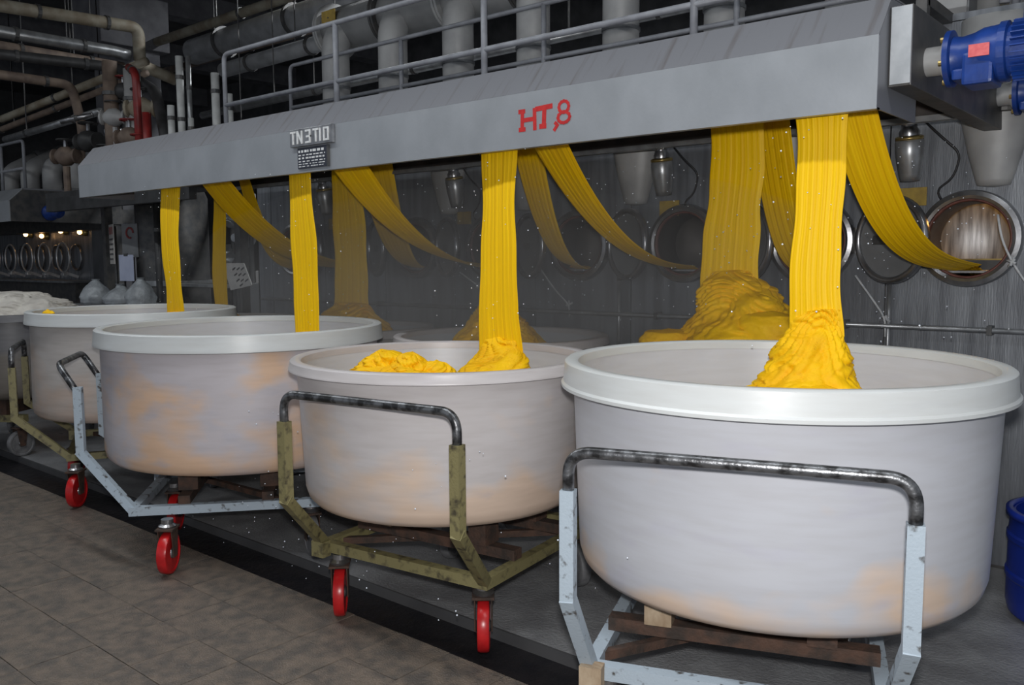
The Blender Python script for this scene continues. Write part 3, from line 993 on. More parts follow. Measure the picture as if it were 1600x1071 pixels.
rope('wide yellow fabric piling up behind the big near tub, second from the motors', 1, -2.065, False, 1.44,
     [(0, 0.27, 0.01), (0.3, 0.28, 0.01), (0.7, 0.31, 0.0), (1.0, 0.31, -0.01)],
     [(0.55, 0.40, 0.40, -2.10, 4.18), (0.98, 0.42, 0.40, -2.08, 4.16), (1.13, 0.37, 0.34, -2.02, 4.14), (1.22, 0.30, 0.25, -1.98, 4.15), (1.32, 0.255, 0.20, -1.97, 4.17), (1.40, 0.22, 0.15, -2.0, 4.18), (1.48, 0.17, 0.09, -2.04, 4.19), (1.53, 0.10, 0.04, -2.06, 4.20)],
     (0.15, 0.17), 2, None, ((-2.32, 4.0, 0.16, 0.12, 1.225), (-1.80, 4.05, 0.15, 0.12, 1.33)))
rope('bright yellow fabric falling into the olive cart tub in the middle', 2, -2.882, True, 1.10,
     [(0, 0.255, 0.0), (0.3, 0.25, 0.0), (0.8, 0.245, -0.005), (1.0, 0.30, 0.01)],
     [(0.58, 0.26, 0.22, -2.87, 3.22), (0.95, 0.24, 0.20, -2.87, 3.22), (1.03, 0.20, 0.15, -2.87, 3.25), (1.09, 0.165, 0.09, -2.87, 3.28), (1.16, 0.13, 0.045, -2.88, 3.29), (1.20, 0.10, 0.02, -2.88, 3.30)],
     (0.15, 0.21), 3)
rope('dim yellow fabric hidden behind the middle bright strip', 3, -3.70, False, 1.15,
     [(0, 0.20, 0.02), (0.5, 0.16, 0.0), (1.0, 0.18, 0.0)],
     [(0.55, 0.36, 0.34, -3.66, 4.16), (0.98, 0.36, 0.32, -3.66, 4.16), (1.10, 0.29, 0.24, -3.67, 4.17), (1.22, 0.20, 0.14, -3.68, 4.18), (1.29, 0.11, 0.06, -3.70, 4.20)],
     (0.16, 0.17), 4)
rope('bright yellow fabric falling into the peach-stained tub, left of the middle', 4, -4.505, True, 1.02,
     [(0, 0.26, 0.005), (0.4, 0.25, 0.0), (0.75, 0.235, 0.0), (1.0, 0.235, 0.01)],
     [(0.55, 0.34, 0.30, -4.48, 3.20), (0.90, 0.30, 0.26, -4.48, 3.22), (1.02, 0.18, 0.12, -4.50, 3.28), (1.06, 0.12, 0.05, -4.50, 3.30)],
     (0.15, 0.20), 5)
rope('dull yellow fabric falling behind the peach-stained tub', 5, -5.18, False, 1.10,
     [(0, 0.33, -0.01), (0.4, 0.35, 0.0), (0.8, 0.36, 0.02), (1.0, 0.42, 0.03)],
     [(0.55, 0.36, 0.32, -5.10, 4.16), (0.98, 0.38, 0.34, -5.10, 4.15), (1.10, 0.32, 0.25, -5.10, 4.16), (1.20, 0.25, 0.14, -5.14, 4.18), (1.27, 0.18, 0.05, -5.16, 4.20)],
     (0.14, 0.22), 6)
rope('leftmost front yellow fabric falling into the far tub with olive cart', 6, -6.10, True, 1.14,
     [(0, 0.25, 0.005), (0.4, 0.245, -0.005), (0.72, 0.25, 0.01), (1.0, 0.33, 0.0)],
     [(0.58, 0.32, 0.30, -6.08, 3.22), (0.98, 0.28, 0.24, -6.08, 3.24), (1.10, 0.23, 0.15, -6.10, 3.27), (1.16, 0.18, 0.09, -6.10, 3.29), (1.22, 0.15, 0.03, -6.10, 3.30)],
     (0.16, 0.24), 7)
rope('thin leftmost yellow fabric hanging behind the far tub', 7, -6.935, False, 1.06,
     [(0, 0.19, 0.01), (0.5, 0.185, 0.0), (1.0, 0.21, 0.0)],
     [(0.55, 0.34, 0.32, -6.90, 4.18), (0.98, 0.32, 0.28, -6.88, 4.18), (1.08, 0.22, 0.18, -6.90, 4.20), (1.16, 0.10, 0.05, -6.93, 4.20)],
     (0.16, 0.16), 8)
hp = thing('fabric_heap', 'loose crumpled yellow fabric heaped at the front of the middle tub', 'fabric', (0, 0, 0))
obj('lower_folds', heap([(0.58, 0.36, 0.26, -2.82, 2.62), (0.95, 0.36, 0.24, -2.82, 2.60), (1.06, 0.32, 0.19, -2.83, 2.57), (1.12, 0.24, 0.13, -2.83, 2.56), (1.155, 0.10, 0.06, -2.90, 2.56)], 11, 1.2), 'yellow_pile', hp, True)
for k, (x, y, r, z) in enumerate(((-2.93, 2.55, 0.10, 1.205), (-2.78, 2.60, 0.085, 1.19), (-2.66, 2.63, 0.075, 1.165))):
    obj('fold', heap([(0.98, r * 1.25, r * 1.2, x, y), (1.08, r * 1.2, r * 1.1, x, y), (z - 0.04, r, r * 0.85, x, y), (z - 0.01, r * 0.6, r * 0.5, x, y), (z, r * 0.25, r * 0.2, x, y)], 21 + k, 1.7, 60, 90), 'yellow_pile', hp, True)

# ================================================================== TUBS
def tub(name_label, c, R, zt, rb, zb, mat, lip=0.085, group='white plastic tubs under the hood', rimmat='tub_rim', flare=0.006):
    t = thing('plastic_tub', name_label, 'tub', (c[0], c[1], zb), 0, group)
    H = zt - zb
    rt = R - 0.042                     # body radius under the lip
    seg = 96
    def rad(z):                        # body radius at height z above its base
        return rb + (rt - rb) * (z / H)
    body = [(0, 0.0), (rb - 0.07, 0.0), (rb - 0.03, 0.008), (rb - 0.008, 0.032), (rad(0.07), 0.07)]
    for k in range(1, 6):
        z = 0.07 + (H - lip - 0.09) * k / 5
        body.append((rad(z), z))
    body += [(rt, H - lip + 0.004), (rt - 0.002, H - 0.03)]
    inner = [(rt - 0.002, H - 0.0302), (rt - 0.02, H - 0.03), (rad(H * 0.5) - 0.024, H * 0.5), (rb - 0.05, 0.06), (rb - 0.10, 0.03), (0, 0.028)]
    edge_smooth(obj('body', lt(body, seg), mat, t), 50)
    edge_smooth(obj('inner_wall', lt(inner, seg), 'tub_inner' if mat != 'tub_dirty' else mat, t), 50)
    rim = [(rt - 0.022, H - 0.035), (rt - 0.020, H - 0.006), (rt - 0.012, H), (R - 0.022, H), (R - 0.014, H - 0.006), (R - 0.008, H - lip * 0.78), (R - flare, H - lip * 0.86), (R - flare, H - lip * 0.97), (R - flare - 0.004, H - lip), (rt + 0.001, H - lip + 0.002), (rt + 0.001, H - 0.035)]
    edge_smooth(obj('rim', lt(rim, seg, None, True), rimmat, t), 40)
    return t
tub('big off-white tub nearest the camera with a blue-grey cart handle before it', (-1.285, 2.98), 0.772, 1.235, 0.700, 0.485, 'tub_near', 0.095, flare=0.0)
tub('middle off-white tub on the olive cart with a thin rim', (-2.83, 2.84), 0.705, 1.160, 0.632, 0.520, 'tub_low', 0.046, rimmat='tub_low')
tub('white tub with large peach stains on its side', (-4.50, 2.86), 0.815, 1.226, 0.772, 0.492, 'tub_stained', 0.092)
tub('farther cream tub behind the peach-stained tub, on a cart with olive posts', (-6.05, 2.97), 0.703, 1.262, 0.672, 0.545, 'tub_old', 0.085)
tub('back-row tub hidden behind the big near tub', (-2.14, 4.22), 0.645, 1.09, 0.585, 0.50, 'tub_low', 0.06, 'back-row tubs by the machine wall')
tub('back-row tub whose rim shows above the middle tub', (-3.60, 4.13), 0.69, 1.125, 0.62, 0.50, 'tub_old', 0.05, 'back-row tubs by the machine wall', 'tub_low')
tub('back-row tub behind the peach-stained tub', (-5.16, 4.24), 0.61, 1.10, 0.56, 0.50, 'tub_old', 0.06, 'back-row tubs by the machine wall', 'tub_low')
tub('back-row tub behind the farther cream tub', (-6.86, 4.22), 0.60, 1.10, 0.55, 0.50, 'tub_old', 0.06, 'back-row tubs by the machine wall', 'tub_old')
tub('dirty grey tub of white cloth at the left picture edge', (-8.22, 2.92), 0.74, 1.17, 0.70, 0.48, 'tub_dirty', 0.06, rimmat='tub_dirty')
wc = thing('white_cloth_heap', 'pile of undyed white cloth in the grey tub at the left edge', 'fabric', (0, 0, 0))
obj('lower_folds', heap([(0.54, 0.60, 0.60, -8.22, 2.92), (1.0, 0.62, 0.62, -8.22, 2.92), (1.16, 0.58, 0.58, -8.20, 2.92), (1.24, 0.46, 0.46, -8.18, 2.92), (1.33, 0.22, 0.22, -8.2, 2.92)], 31, 0.9), 'white_cloth', wc, True)
obj('fold', heap([(1.05, 0.22, 0.26, -7.80, 2.98), (1.18, 0.20, 0.24, -7.78, 2.98), (1.25, 0.12, 0.14, -7.78, 2.98), (1.28, 0.04, 0.05, -7.78, 2.98)], 33, 0.9, 30, 64), 'white_cloth', wc, True)
sc_ = thing('fabric_scrap', 'small scrap of yellow fabric on the near rim of the far cream tub', 'fabric', (-5.955, 2.345, 1.262))
obj('fold', heap([(0.0, 0.045, 0.03, 0, 0), (0.012, 0.04, 0.026, 0, 0), (0.022, 0.015, 0.01, 0, 0)], 41, 0.15, 8, 32), 'yellow_pile', sc_, True)
obj('tail', heap([(0.0, 0.02, 0.015, 0.055, 0.005), (0.008, 0.016, 0.012, 0.055, 0.005), (0.013, 0.006, 0.004, 0.055, 0.005)], 43, 0.1, 6, 24), 'yellow_pile', sc_, True)

# ================================================================== CARTS
WHEEL_R = 0.108
wheel_src = {}
def caster(parent, x, y, rz, zf, red=True):
    e = bpy.data.objects.new('caster', None)
    e.empty_display_size = 0.05
    e.location = (x, y, 0)
    e.rotation_euler = (0, 0, rz)
    COL.objects.link(e)
    e.parent = parent
    if not wheel_src:
        M = Matrix.Translation((0, 0, WHEEL_R)) @ ROT_PX
        r = WHEEL_R
        wheel_src['wheel'] = edge_smooth(obj('wheel', lt([(0.03, -0.020), (r - 0.022, -0.020), (r - 0.016, -0.025), (r - 0.004, -0.023), (r, -0.012), (r, 0.012), (r - 0.004, 0.023), (r - 0.016, 0.025), (r - 0.022, 0.020), (0.03, 0.020)], 40, M, True), 'wheel_red', e))
        wheel_src['hub'] = obj('hub', lt([(0, -0.034), (0.012, -0.034), (0.028, -0.022), (0.032, 0), (0.028, 0.022), (0.012, 0.034), (0, 0.034)], 20, M), 'steel', e, True)
        fb = bmesh.new()
        for s in (-1, 1):
            v = []
            for yy, zz, w in ((0.0, WHEEL_R - 0.02, 0.022), (0.0, 0.235, 0.045)):
                for sy in (-1, 1):
                    for sx in (0, 1):
                        v.append(fb.verts.new((s * (0.032 + 0.005 * sx), yy + sy * w, zz)))
            for q in ((0, 1, 3, 2), (4, 6, 7, 5), (0, 4, 5, 1), (2, 3, 7, 6), (0, 2, 6, 4), (1, 5, 7, 3)):
                fb.faces.new([v[i] for i in q])
        box(fb, -0.045, 0.045, -0.055, 0.055, 0.232, 0.243, 0.002)
        bmesh.ops.recalc_face_normals(fb, faces=fb.faces)
        wheel_src['fork'] = obj('fork', fb, 'rusty', e)
        wheel_src['swivel_plate'] = obj('swivel_plate', lt([(0, 0.243), (0.042, 0.243), (0.045, 0.252), (0.03, 0.262), (0.03, 0.285), (0, 0.285)], 20), 'steel', e)
    else:
        for n in ('wheel', 'hub', 'fork', 'swivel_plate'):
            if n == 'wheel' and not red:
                if 'grey' not in wheel_src:
                    g_ = inst(wheel_src['wheel'], 'wheel', e)
                    g_.data = g_.data.copy()
                    g_.data.materials[0] = MATS['wheel_grey']
                    wheel_src['grey'] = g_
                else:
                    inst(wheel_src['grey'], 'wheel', e)
                continue
            inst(wheel_src[n], n, e)
    return e

def cart(label, FR, th, width, depth, postL, postR, ztop, zbend, paint, tub_c, tub_z, wheels=None, handle_low=0.12, bw=0.045, overhang=0.0, zf=0.31, top_off=None):
    """welded cart: frame corners from the front-right one, handle posts given where they stand"""
    t = thing('tub_cart', label, 'cart', (0, 0, 0), 0, 'wheeled tub carts')
    u = Vector((cos(th), sin(th), 0))
    n = Vector((-sin(th), cos(th), 0))
    FR = Vector((FR[0], FR[1], zf))
    FL = FR - u * width
    BL, BR = FL + n * depth, FR + n * depth
    for a, b in ((FL, FR), (BL, BR)):
        obj('frame_bar', bar(bmesh.new(), a, b, bw, bw, ext=bw / 2), paint, t)
    for a, b in ((FL, BL), (FR, BR)):
        obj('frame_bar', bar(bmesh.new(), a + n * bw / 2, b - n * bw / 2, bw, bw), paint, t)
    # raised cross bearers under the tub
    top = tub_z - 0.001
    for s in (0.27, 0.73):
        a = FL.lerp(BL, s)
        b = FR.lerp(BR, s)
        a = Vector((a.x, a.y, zf + 0.045))
        b = Vector((b.x, b.y, zf + 0.045))
        obj('cross_bearer', bar(bmesh.new(), a, b, 0.06, 0.045), 'rusty', t)
        for q in (0.2, 0.8):
            p = a.lerp(b, q)
            hb = bmesh.new()
            bar(hb, Vector((p.x, p.y, zf + 0.068)), Vector((p.x, p.y, top)), 0.09, 0.10, n)
            obj('support_block', hb, 'wood_block' if q < 0.5 else 'rusty', t)
    # diagonal brace
    obj('brace', bar(bmesh.new(), FL.lerp(BL, 0.1) + Vector((0, 0, -0.005)), BR.lerp(FR, 0.1) + Vector((0, 0, -0.005)), 0.03, 0.03), 'rusty', t)
    # handle posts and tube
    pl_, pr_ = Vector((*postL, 0)), Vector((*postR, 0))
    zj = ztop - handle_low
    for p, f in ((pl_, FL), (pr_, FR)):
        bend = Vector((p.x, p.y, zbend))
        foot = f + Vector((0, 0, 0.0))
        pb = bmesh.new()
        bar(pb, foot, bend, 0.042, 0.042, u, ext=0.012)
        bar(pb, bend, Vector((p.x, p.y, zj)), 0.042, 0.042, u, ext=0.006)
        obj('handle_post', pb, paint, t)
    hw = [Vector((pl_.x, pl_.y, zj - 0.03)), Vector((pl_.x, pl_.y, ztop)), Vector((pr_.x, pr_.y, ztop)), Vector((pr_.x, pr_.y, zj - 0.03))]
    o = n * -overhang if top_off is None else Vector((*top_off, 0))
    hw[1] += o
    hw[2] += o
    obj('handle', tb(fillet(hw, 0.13 if top_off is None else 0.07, 10), 0.0175, 14), 'chrome_worn', t, True)
    # casters
    ws = wheels or [FL + u * 0.08 + n * 0.02, FR - u * 0.05 + n * 0.02]
    ws = [Vector((*w[:2], 0)) for w in ws] + [BL + u * 0.06 - n * 0.03, BR - u * 0.06 - n * 0.03]
    for k, w in enumerate(ws):
        caster(t, w.x, w.y, radians((46, 41, 20, 65)[k]), zf, k < 2)
    cb_ = bmesh.new()
    bar(cb_, FL - u * 0.02 - n * 0.045, FL + u * 0.05 - n * 0.045, 0.05, 0.07)
    obj('corner_block', cb_, 'wood_block' if paint == 'blue_paint' and tub_z < 0.49 else paint, t)
    return t
cart('pale blue-grey painted cart under the big near tub', (-0.715, 2.47), radians(21), 0.86, 1.02, (-1.475, 1.985), (-0.605, 2.275), 1.045, 0.60, 'blue_paint', (-1.285, 2.98), 0.485,
     wheels=[(-1.47, 2.19), (-0.78, 2.47)])
cart('olive green painted cart under the middle tub', (-2.262, 2.49), radians(7.5), 0.88, 0.90, (-2.965, 2.055), (-2.105, 2.175), 1.060, 0.615, 'olive_paint', (-2.83, 2.84), 0.520,
     wheels=[(-3.05, 2.385), (-2.31, 2.53)])
cart('pale blue-grey painted cart under the peach-stained tub', (-4.335, 2.075), radians(-40), 0.80, 0.92, (-5.21, 2.33), (-4.725, 1.99), 1.045, 0.575, 'blue_paint', (-4.5, 2.86), 0.492, top_off=(-0.16, -0.03),
     wheels=[(-4.80, 2.55), (-4.15, 2.155)])
cart('olive green painted cart under the farther cream tub', (-5.87, 2.40), radians(-27), 0.86, 0.92, (-6.72, 2.47), (-6.07, 2.15), 1.03, 0.585, 'olive_paint', (-6.05, 2.97), 0.545,
     wheels=[(-6.5, 2.70), (-5.76, 2.385)])
for k, (c, zb, r, lab) in enumerate((((-2.14, 4.22), 0.50, 0.42, 'low dark cart under the back-row tub behind the big near tub'), ((-3.60, 4.13), 0.50, 0.42, 'low dark cart under the back-row tub behind the middle tub'),
                                  ((-5.16, 4.24), 0.50, 0.40, 'low dark cart under the back-row tub behind the peach-stained tub'), ((-6.86, 4.22), 0.50, 0.40, 'low dark cart under the back-row tub behind the farther cream tub'),
                                  ((-8.22, 2.92), 0.48, 0.45, 'low dark cart under the dirty grey tub at the left edge'))):
    t = thing('tub_dolly', lab, 'cart', (c[0], c[1], 0), radians(8 * k), 'low carts without handles')
    for s in (-1, 1):
        obj('frame_bar', bx(-r, r, s * r - 0.03, s * r + 0.03, 0.285, 0.345), 'olive_paint', t)
        obj('cross_bearer', bx(s * r * 0.6 - 0.03, s * r * 0.6 + 0.03, -r - 0.03, r + 0.03, 0.346, zb - 0.001), 'rusty', t)
        for q in (-1, 1):
            caster(t, s * (r - 0.06), q * r, 0.4 * q, 0.31, False)

# ================================================================== BLUE DRUM
dr = thing('blue_drum', 'blue plastic drum on the wet floor at the right picture edge', 'drum', (-0.47, 4.42, 0.0))
edge_smooth(obj('body', lt([(0, 0), (0.27, 0), (0.295, 0.02), (0.305, 0.06), (0.305, 0.17), (0.312, 0.18), (0.312, 0.20), (0.305, 0.21), (0.305, 0.34), (0.312, 0.35), (0.312, 0.37), (0.305, 0.38), (0.30, 0.455), (0.285, 0.47), (0.278, 0.47), (0.285, 0.44), (0.285, 0.05), (0, 0.04)], 56), 'drum_blue', dr), 30)
obj('hoop', lt([(0.298, 0.452), (0.318, 0.454), (0.318, 0.48), (0.29, 0.484), (0.29, 0.456)], 56, None, True), 'drum_blue', dr, True)

# ================================================================== RAILINGS AND PIPES ABOVE
def railing(label, y, xs, zt, zm, zb, x0, x1, r=0.017, mid=True):
    t = thing('guard_rail', label, 'railing', (0, 0, 0), 0, 'guard rails on top of the machine')
    obj('top_rail', tb(fillet([(x0, y, zb), (x0, y, zt), (x1, y, zt)], 0.06, 5), r, 10), 'rail_grey', t, True)
    if mid:
        obj('middle_rail', tb([(x0, y, zm), (x1, y, zm)], r * 0.95, 10), 'rail_grey', t, True)
    for x in xs:
        obj('post', tb([(x, y, zb), (x, y, zt)], r * 1.1, 10), 'rail_grey', t, True)
    return t
railing('grey guard rail along the front edge of the hood top', 3.70, (-4.64, -3.335, -2.03, -0.75), 3.135, 2.762, 2.53, -5.96, -0.70)
railing('second grey guard rail farther back on the machine deck', 4.93, (-5.35, -3.88, -2.42, -0.95), 3.375, 3.0, 2.82, -6.85, 0.8)

# header pipe with flanges, and drop pipes
hd = thing('header_pipe', 'large grey horizontal header pipe with dark flanges above the machine', 'pipe', (0, 0, 0))
HY, HZZ = 5.62, 3.84
obj('pipe', tb([(-7.06, HY, HZZ), (0.8, HY, HZZ)], 0.215, 28), 'pipe_grey', hd, True)
for k in range(10):
    x = -7.04 + SP * k
    obj('flange', lt([(0.214, -0.03), (0.265, -0.03), (0.265, -0.004), (0.22, -0.004), (0.22, 0.004), (0.265, 0.004), (0.265, 0.03), (0.214, 0.03)], 32, Matrix.Translation((x, HY, HZZ)) @ ROT_PX, True), 'steel_dark' if k % 2 else 'pipe_grey', hd)
on = ['first', 'second', 'third', 'fourth', 'fifth', 'sixth', 'seventh', 'eighth']
for k in range(8):
    x = -6.80 + SP * k
    d = thing('drop_pipe', '%s fat grey vertical pipe from the left below the header pipe' % on[k], 'pipe', (x, 5.42, 2.82), 0, 'fat vertical pipes below the header pipe')
    obj('pipe', tb(fillet([(0, 0, 0), (0, 0, 0.86), (0, 0.2, 1.06)], 0.12, 5), 0.132, 24), 'pipe_grey', d, True)
    obj('collar', lt([(0.132, 0.0), (0.18, 0.0), (0.18, 0.03), (0.134, 0.035)], 28, None, True), 'steel_dark', d)
    obj('band', lt([(0.132, 0.40), (0.140, 0.40), (0.140, 0.425), (0.132, 0.425)], 28, None, True), 'cabinet_grey', d)
yl = thing('yellow_label', 'small yellow label stuck on the header pipe at the left', 'sign', (-6.86, 5.40, 3.90))
obj('plate', bx(-0.10, 0.10, -0.012, 0.0, -0.07, 0.07, 0.003), 'yellow_sign', yl)
obj('screw', lt([(0, 0.01), (0.008, 0.01), (0.008, 0.016), (0, 0.018)], 10, ROT_MY), 'steel_dark', yl)

def pipe(label, pts, r, mat, rf=0.15, seg=12, group='pipes under the ceiling', name='pipe_run', bands=0):
    t = thing(name, label, 'pipe', (0, 0, 0), 0, group)
    P = fillet(pts, rf, 6)
    obj('pipe', tb(P, r, seg), mat, t, True)
    a, b = Vector(pts[0]), Vector(pts[1])
    d = (b - a).normalized()
    if (b - a).length > 2.2 and abs(d.z) < 0.5:
        for q_ in (0.25, 0.75):
            p = a.lerp(b, q_)
            obj('hanger', tb([(p.x, p.y, p.z + r * 0.9), (p.x, p.y, 6.2)], 0.008, 6), 'steel_dark', t)
    q = d.to_track_quat('Z', 'Y').to_matrix().to_4x4()
    for k in range(max(1, bands)):
        p = a.lerp(b, (k + 0.5) / max(1, bands))
        obj('band', lt([(r * 1.0, -0.02), (r * 1.18, -0.02), (r * 1.18, 0.02), (r * 1.0, 0.02)], seg, Matrix.Translation(p) @ q, True), 'steel_dark', t)
    return t
pipe('big silver insulated pipe running under the ceiling', [(-11.2, 6.5, 4.44), (-2.0, 6.5, 4.52)], 0.17, 'lagging_silver', seg=24, bands=6)
pipe('long beige pipe beside the silver insulated pipe', [(-13.0, 6.28, 4.62), (-2.0, 6.28, 4.68)], 0.06, 'pipe_beige', bands=5)
pipe('dark pipe just under the beige pipe', [(-13.0, 6.85, 4.44), (-6.0, 6.85, 4.44)], 0.05, 'pipe_rust', bands=4)
pipe('second silver pipe below the big insulated one', [(-10.0, 6.2, 3.98), (-4.0, 6.2, 4.04)], 0.09, 'lagging_silver', seg=20, bands=5)
pipe('dull pipe low behind the guard rail', [(-10.2, 6.0, 3.42), (-4.0, 6.0, 3.46)], 0.045, 'pipe_galv', bands=4)
pipe('pale lagged pipe low behind the guard rail', [(-9.9, 5.8, 3.02), (-6.4, 5.8, 3.02)], 0.06, 'pipe_beige', bands=4)
pipe('thin pipe in the gloom behind the guard rail', [(-10.6, 6.6, 3.62), (-3.0, 6.6, 3.66)], 0.035, 'pipe_galv', bands=4)
# pipes crossing at the upper left
pipe('beige pipe crossing at top left that turns down', [(-11, 3.2, 4.46), (-11, 5.62, 4.56), (-11, 5.62, 4.10), (-11.0, 6.1, 3.98)], 0.075, 'pipe_beige', 0.12, bands=3)
pipe('pale grey square-ended pipe crossing at top left', [(-11, 3.0, 4.20), (-11, 5.30, 4.21), (-11, 5.48, 4.19)], 0.07, 'pipe_galv', 0.08, bands=3)
pipe('brown pipe under the pale grey pipe at top left', [(-11, 3.0, 4.04), (-11, 5.40, 4.03)], 0.065, 'pipe_rust', bands=3)
pipe('black pipe at top left turning down beside the red valve', [(-11, 3.0, 3.90), (-10.6, 5.15, 3.93), (-9.35, 4.95, 3.46), (-8.75, 4.72, 2.85), (-8.75, 4.72, 2.42)], 0.06, 'pipe_dark', 0.2, bands=3)
pipe('rust brown pipe lowest of the top left bundle', [(-11, 3.0, 3.72), (-11, 4.75, 3.72), (-11, 4.85, 3.25), (-11, 4.85, 2.42)], 0.055, 'pipe_rust', 0.12, bands=3)
pipe('beige pipe sloping up at far left', [(-13.5, 4.5, 3.4), (-10.4, 5.4, 4.02)], 0.05, 'pipe_beige', bands=3)
pipe('dull brown pipe sloping up just below the far left beige pipe', [(-13.5, 4.5, 3.27), (-10.4, 5.4, 3.88)], 0.04, 'pipe_rust', bands=3)
pipe('short silver pipe at the left above the far hood', [(-13.0, 4.7, 3.25), (-10.6, 4.9, 3.38)], 0.045, 'pipe_galv', bands=2)
pipe('short bright pipe stub at the left', [(-10.56, 4.42, 3.20), (-10.28, 4.66, 3.28)], 0.03, 'steel', bands=1)
pipe('bright steel tube lying on the valves at the left', [(-10.15, 4.75, 3.07), (-9.96, 4.92, 3.12)], 0.06, 'steel', bands=1)
pipe('red pipe dropping behind the hood at the left', [(-9.55, 4.75, 3.72), (-9.30, 4.70, 3.62), (-9.25, 4.68, 2.42)], 0.042, 'pipe_red', 0.1, bands=1)
pipe('short red standpipe behind the left end of the hood', [(-8.95, 4.62, 3.15), (-8.95, 4.62, 2.42)], 0.045, 'pipe_red', bands=1)
pipe('rust brown vertical pipe at the left', [(-10.0, 4.75, 3.85), (-10.0, 4.75, 2.42)], 0.08, 'pipe_rust', bands=2)
pipe('grey vertical pipe beside the rust brown one', [(-9.75, 4.88, 3.75), (-9.75, 4.88, 2.42)], 0.09, 'pipe_grey', bands=2)
# pale standpipes behind the hood
for nm, x, y, z1, r in (('tallest', -8.57, 4.80, 3.70, 0.038), ('thick', -8.30, 5.04, 3.53, 0.042), ('thin one beside the thick', -8.10, 5.08, 3.30, 0.03), ('short leftmost', -8.63, 4.72, 3.20, 0.036), ('shortest', -8.42, 4.82, 3.06, 0.03)):
    pipe('%s pale vertical pipe behind the hood' % nm, [(x, y, z1), (x, y, 2.42)], r, 'paint_pale_post', group='pale vertical pipes behind the hood', name='standpipe', bands=3)
pipe('dark thin pipe right behind the tallest pale pipe', [(-8.50, 4.86, 3.70), (-8.50, 4.86, 2.42)], 0.026, 'pipe_galv', bands=2)
pf = thing('pipe_platform', 'dark steel platform carrying the valves behind the left hood end', 'platform', (0, 0, 0))
obj('deck', bx(-11.3, -7.95, 4.50, 5.25, 2.36, 2.42), 'pipe_dark', pf)
obj('edge_beam', bx(-11.3, -7.95, 4.50, 4.58, 2.20, 2.36), 'pipe_dark', pf)
for x in (-11.2, -8.15):
    obj('leg', bx(x - 0.05, x + 0.05, 5.14, 5.24, 0, 2.36), 'steel_dark', pf)
# concrete column with corbel
cc = thing('concrete_column', 'grey concrete column at top left behind the crossing pipes', 'column', (-12.2, 6.05, 0))
obj('shaft', bx(-0.32, 0.32, -0.32, 0.32, 0, 6.2, 0.01), 'beam_concrete', cc)
obj('corbel', bx(-0.42, 0.42, -0.55, 0.42, 4.5, 5.2, 0.02), 'beam_concrete', cc)
# valves: dark clutter on top of the far end
random.seed(21)
for k, (x, y, z, s, m_) in enumerate(((-9.9, 4.85, 3.52, 0.10, 'pipe_dark'), (-9.6, 4.9, 3.30, 0.13, 'pipe_beige'), (-9.95, 4.75, 3.22, 0.11, 'pipe_grey'), (-9.7, 4.8, 2.98, 0.12, 'pipe_rust'), (-10.5, 4.7, 3.0, 0.13, 'pipe_dark'),
                                     (-10.3, 4.8, 2.75, 0.12, 'pipe_rust'), (-9.3, 4.7, 2.80, 0.10, 'pipe_dark'), (-10.9, 4.6, 2.85, 0.12, 'pipe_rust'))):
    nmv = ['black', 'beige', 'pale grey', 'brown', 'dark low', 'rusty low', 'dark rightmost', 'rusty leftmost'][k]
    v = thing('pipe_valve', nmv + ' pipe valve among the pipes behind the left hood end', 'valve', (x, y, z), random.uniform(0, 1), 'valves behind the left hood end')
    edge_smooth(obj('valve_body', lt([(0, -s * 1.3), (s * 0.75, -s * 1.3), (s * 0.75, -s * 1.1), (s * 0.5, -s), (s * 0.95, -s * 0.3), (s * 0.95, s * 0.3), (s * 0.5, s), (s * 0.75, s * 1.1), (s * 0.75, s * 1.3), (0, s * 1.3)], 20, ROT_PX), m_, v))
    obj('stem', tb([(0, 0, 0), (0, 0, s * 1.6)], s * 0.18, 8), 'steel', v)
    hwb = bmesh.new()
    tube(hwb, [(s * 0.8 * cos(a), s * 0.8 * sin(a), s * 1.6) for a in [2 * pi * q / 16 for q in range(17)]], s * 0.09, 6, cap=False)
    for q in range(3):
        a = q * pi / 3
        tube(hwb, [(-s * 0.8 * cos(a), -s * 0.8 * sin(a), s * 1.6), (s * 0.8 * cos(a), s * 0.8 * sin(a), s * 1.6)], s * 0.06, 6)
    obj('handwheel', hwb, 'pipe_dark' if k % 3 else 'pipe_red', v, True)
    obj('feed_pipe', tb([(0, 0, -s), (0, 0, -z + 2.42)], s * 0.35, 10), m_, v)

# ================================================================== FAR MACHINE AT THE LEFT
fw_ = struct(obj('wall_far_machine', bx(-20.5, -13.25, 5.9, 6.6, 0, 2.5), 'kier_panel'), 'dark front of the far dyeing machine at the left')
fh = thing('far_hood', 'grey hood of the far dyeing machine at the left edge', 'hood', (0, 0, 0))
obj('front_panel', bx(-18.5, -11.85, 4.28, 4.29, 2.10, 2.36), 'hood_face', fh)
obj('slope_panel', quad_slab((-18.5, 4.28, 2.3605), (-11.85, 4.28, 2.3605), (-11.85, 4.45, 2.52), (-18.5, 4.45, 2.52), 0.01), 'hood_face', fh)
obj('top_panel', bx(-18.5, -11.85, 4.45, 5.7, 2.50, 2.52), 'hood_slope', fh)
eb = bmesh.new()
pr = [(4.29, 2.10), (4.29, 2.36), (4.45, 2.50), (5.7, 2.50), (5.7, 2.10)]
a_ = [eb.verts.new((-11.85, y, z)) for y, z in pr]
b_ = [eb.verts.new((-11.84, y, z)) for y, z in pr]
eb.faces.new(a_); eb.faces.new(b_[::-1])
for i in range(5):
    eb.faces.new((a_[i], b_[i], b_[(i + 1) % 5], a_[(i + 1) % 5]))
bmesh.ops.recalc_face_normals(eb, faces=eb.faces)
obj('end_panel', eb, 'steel_dark', fh)
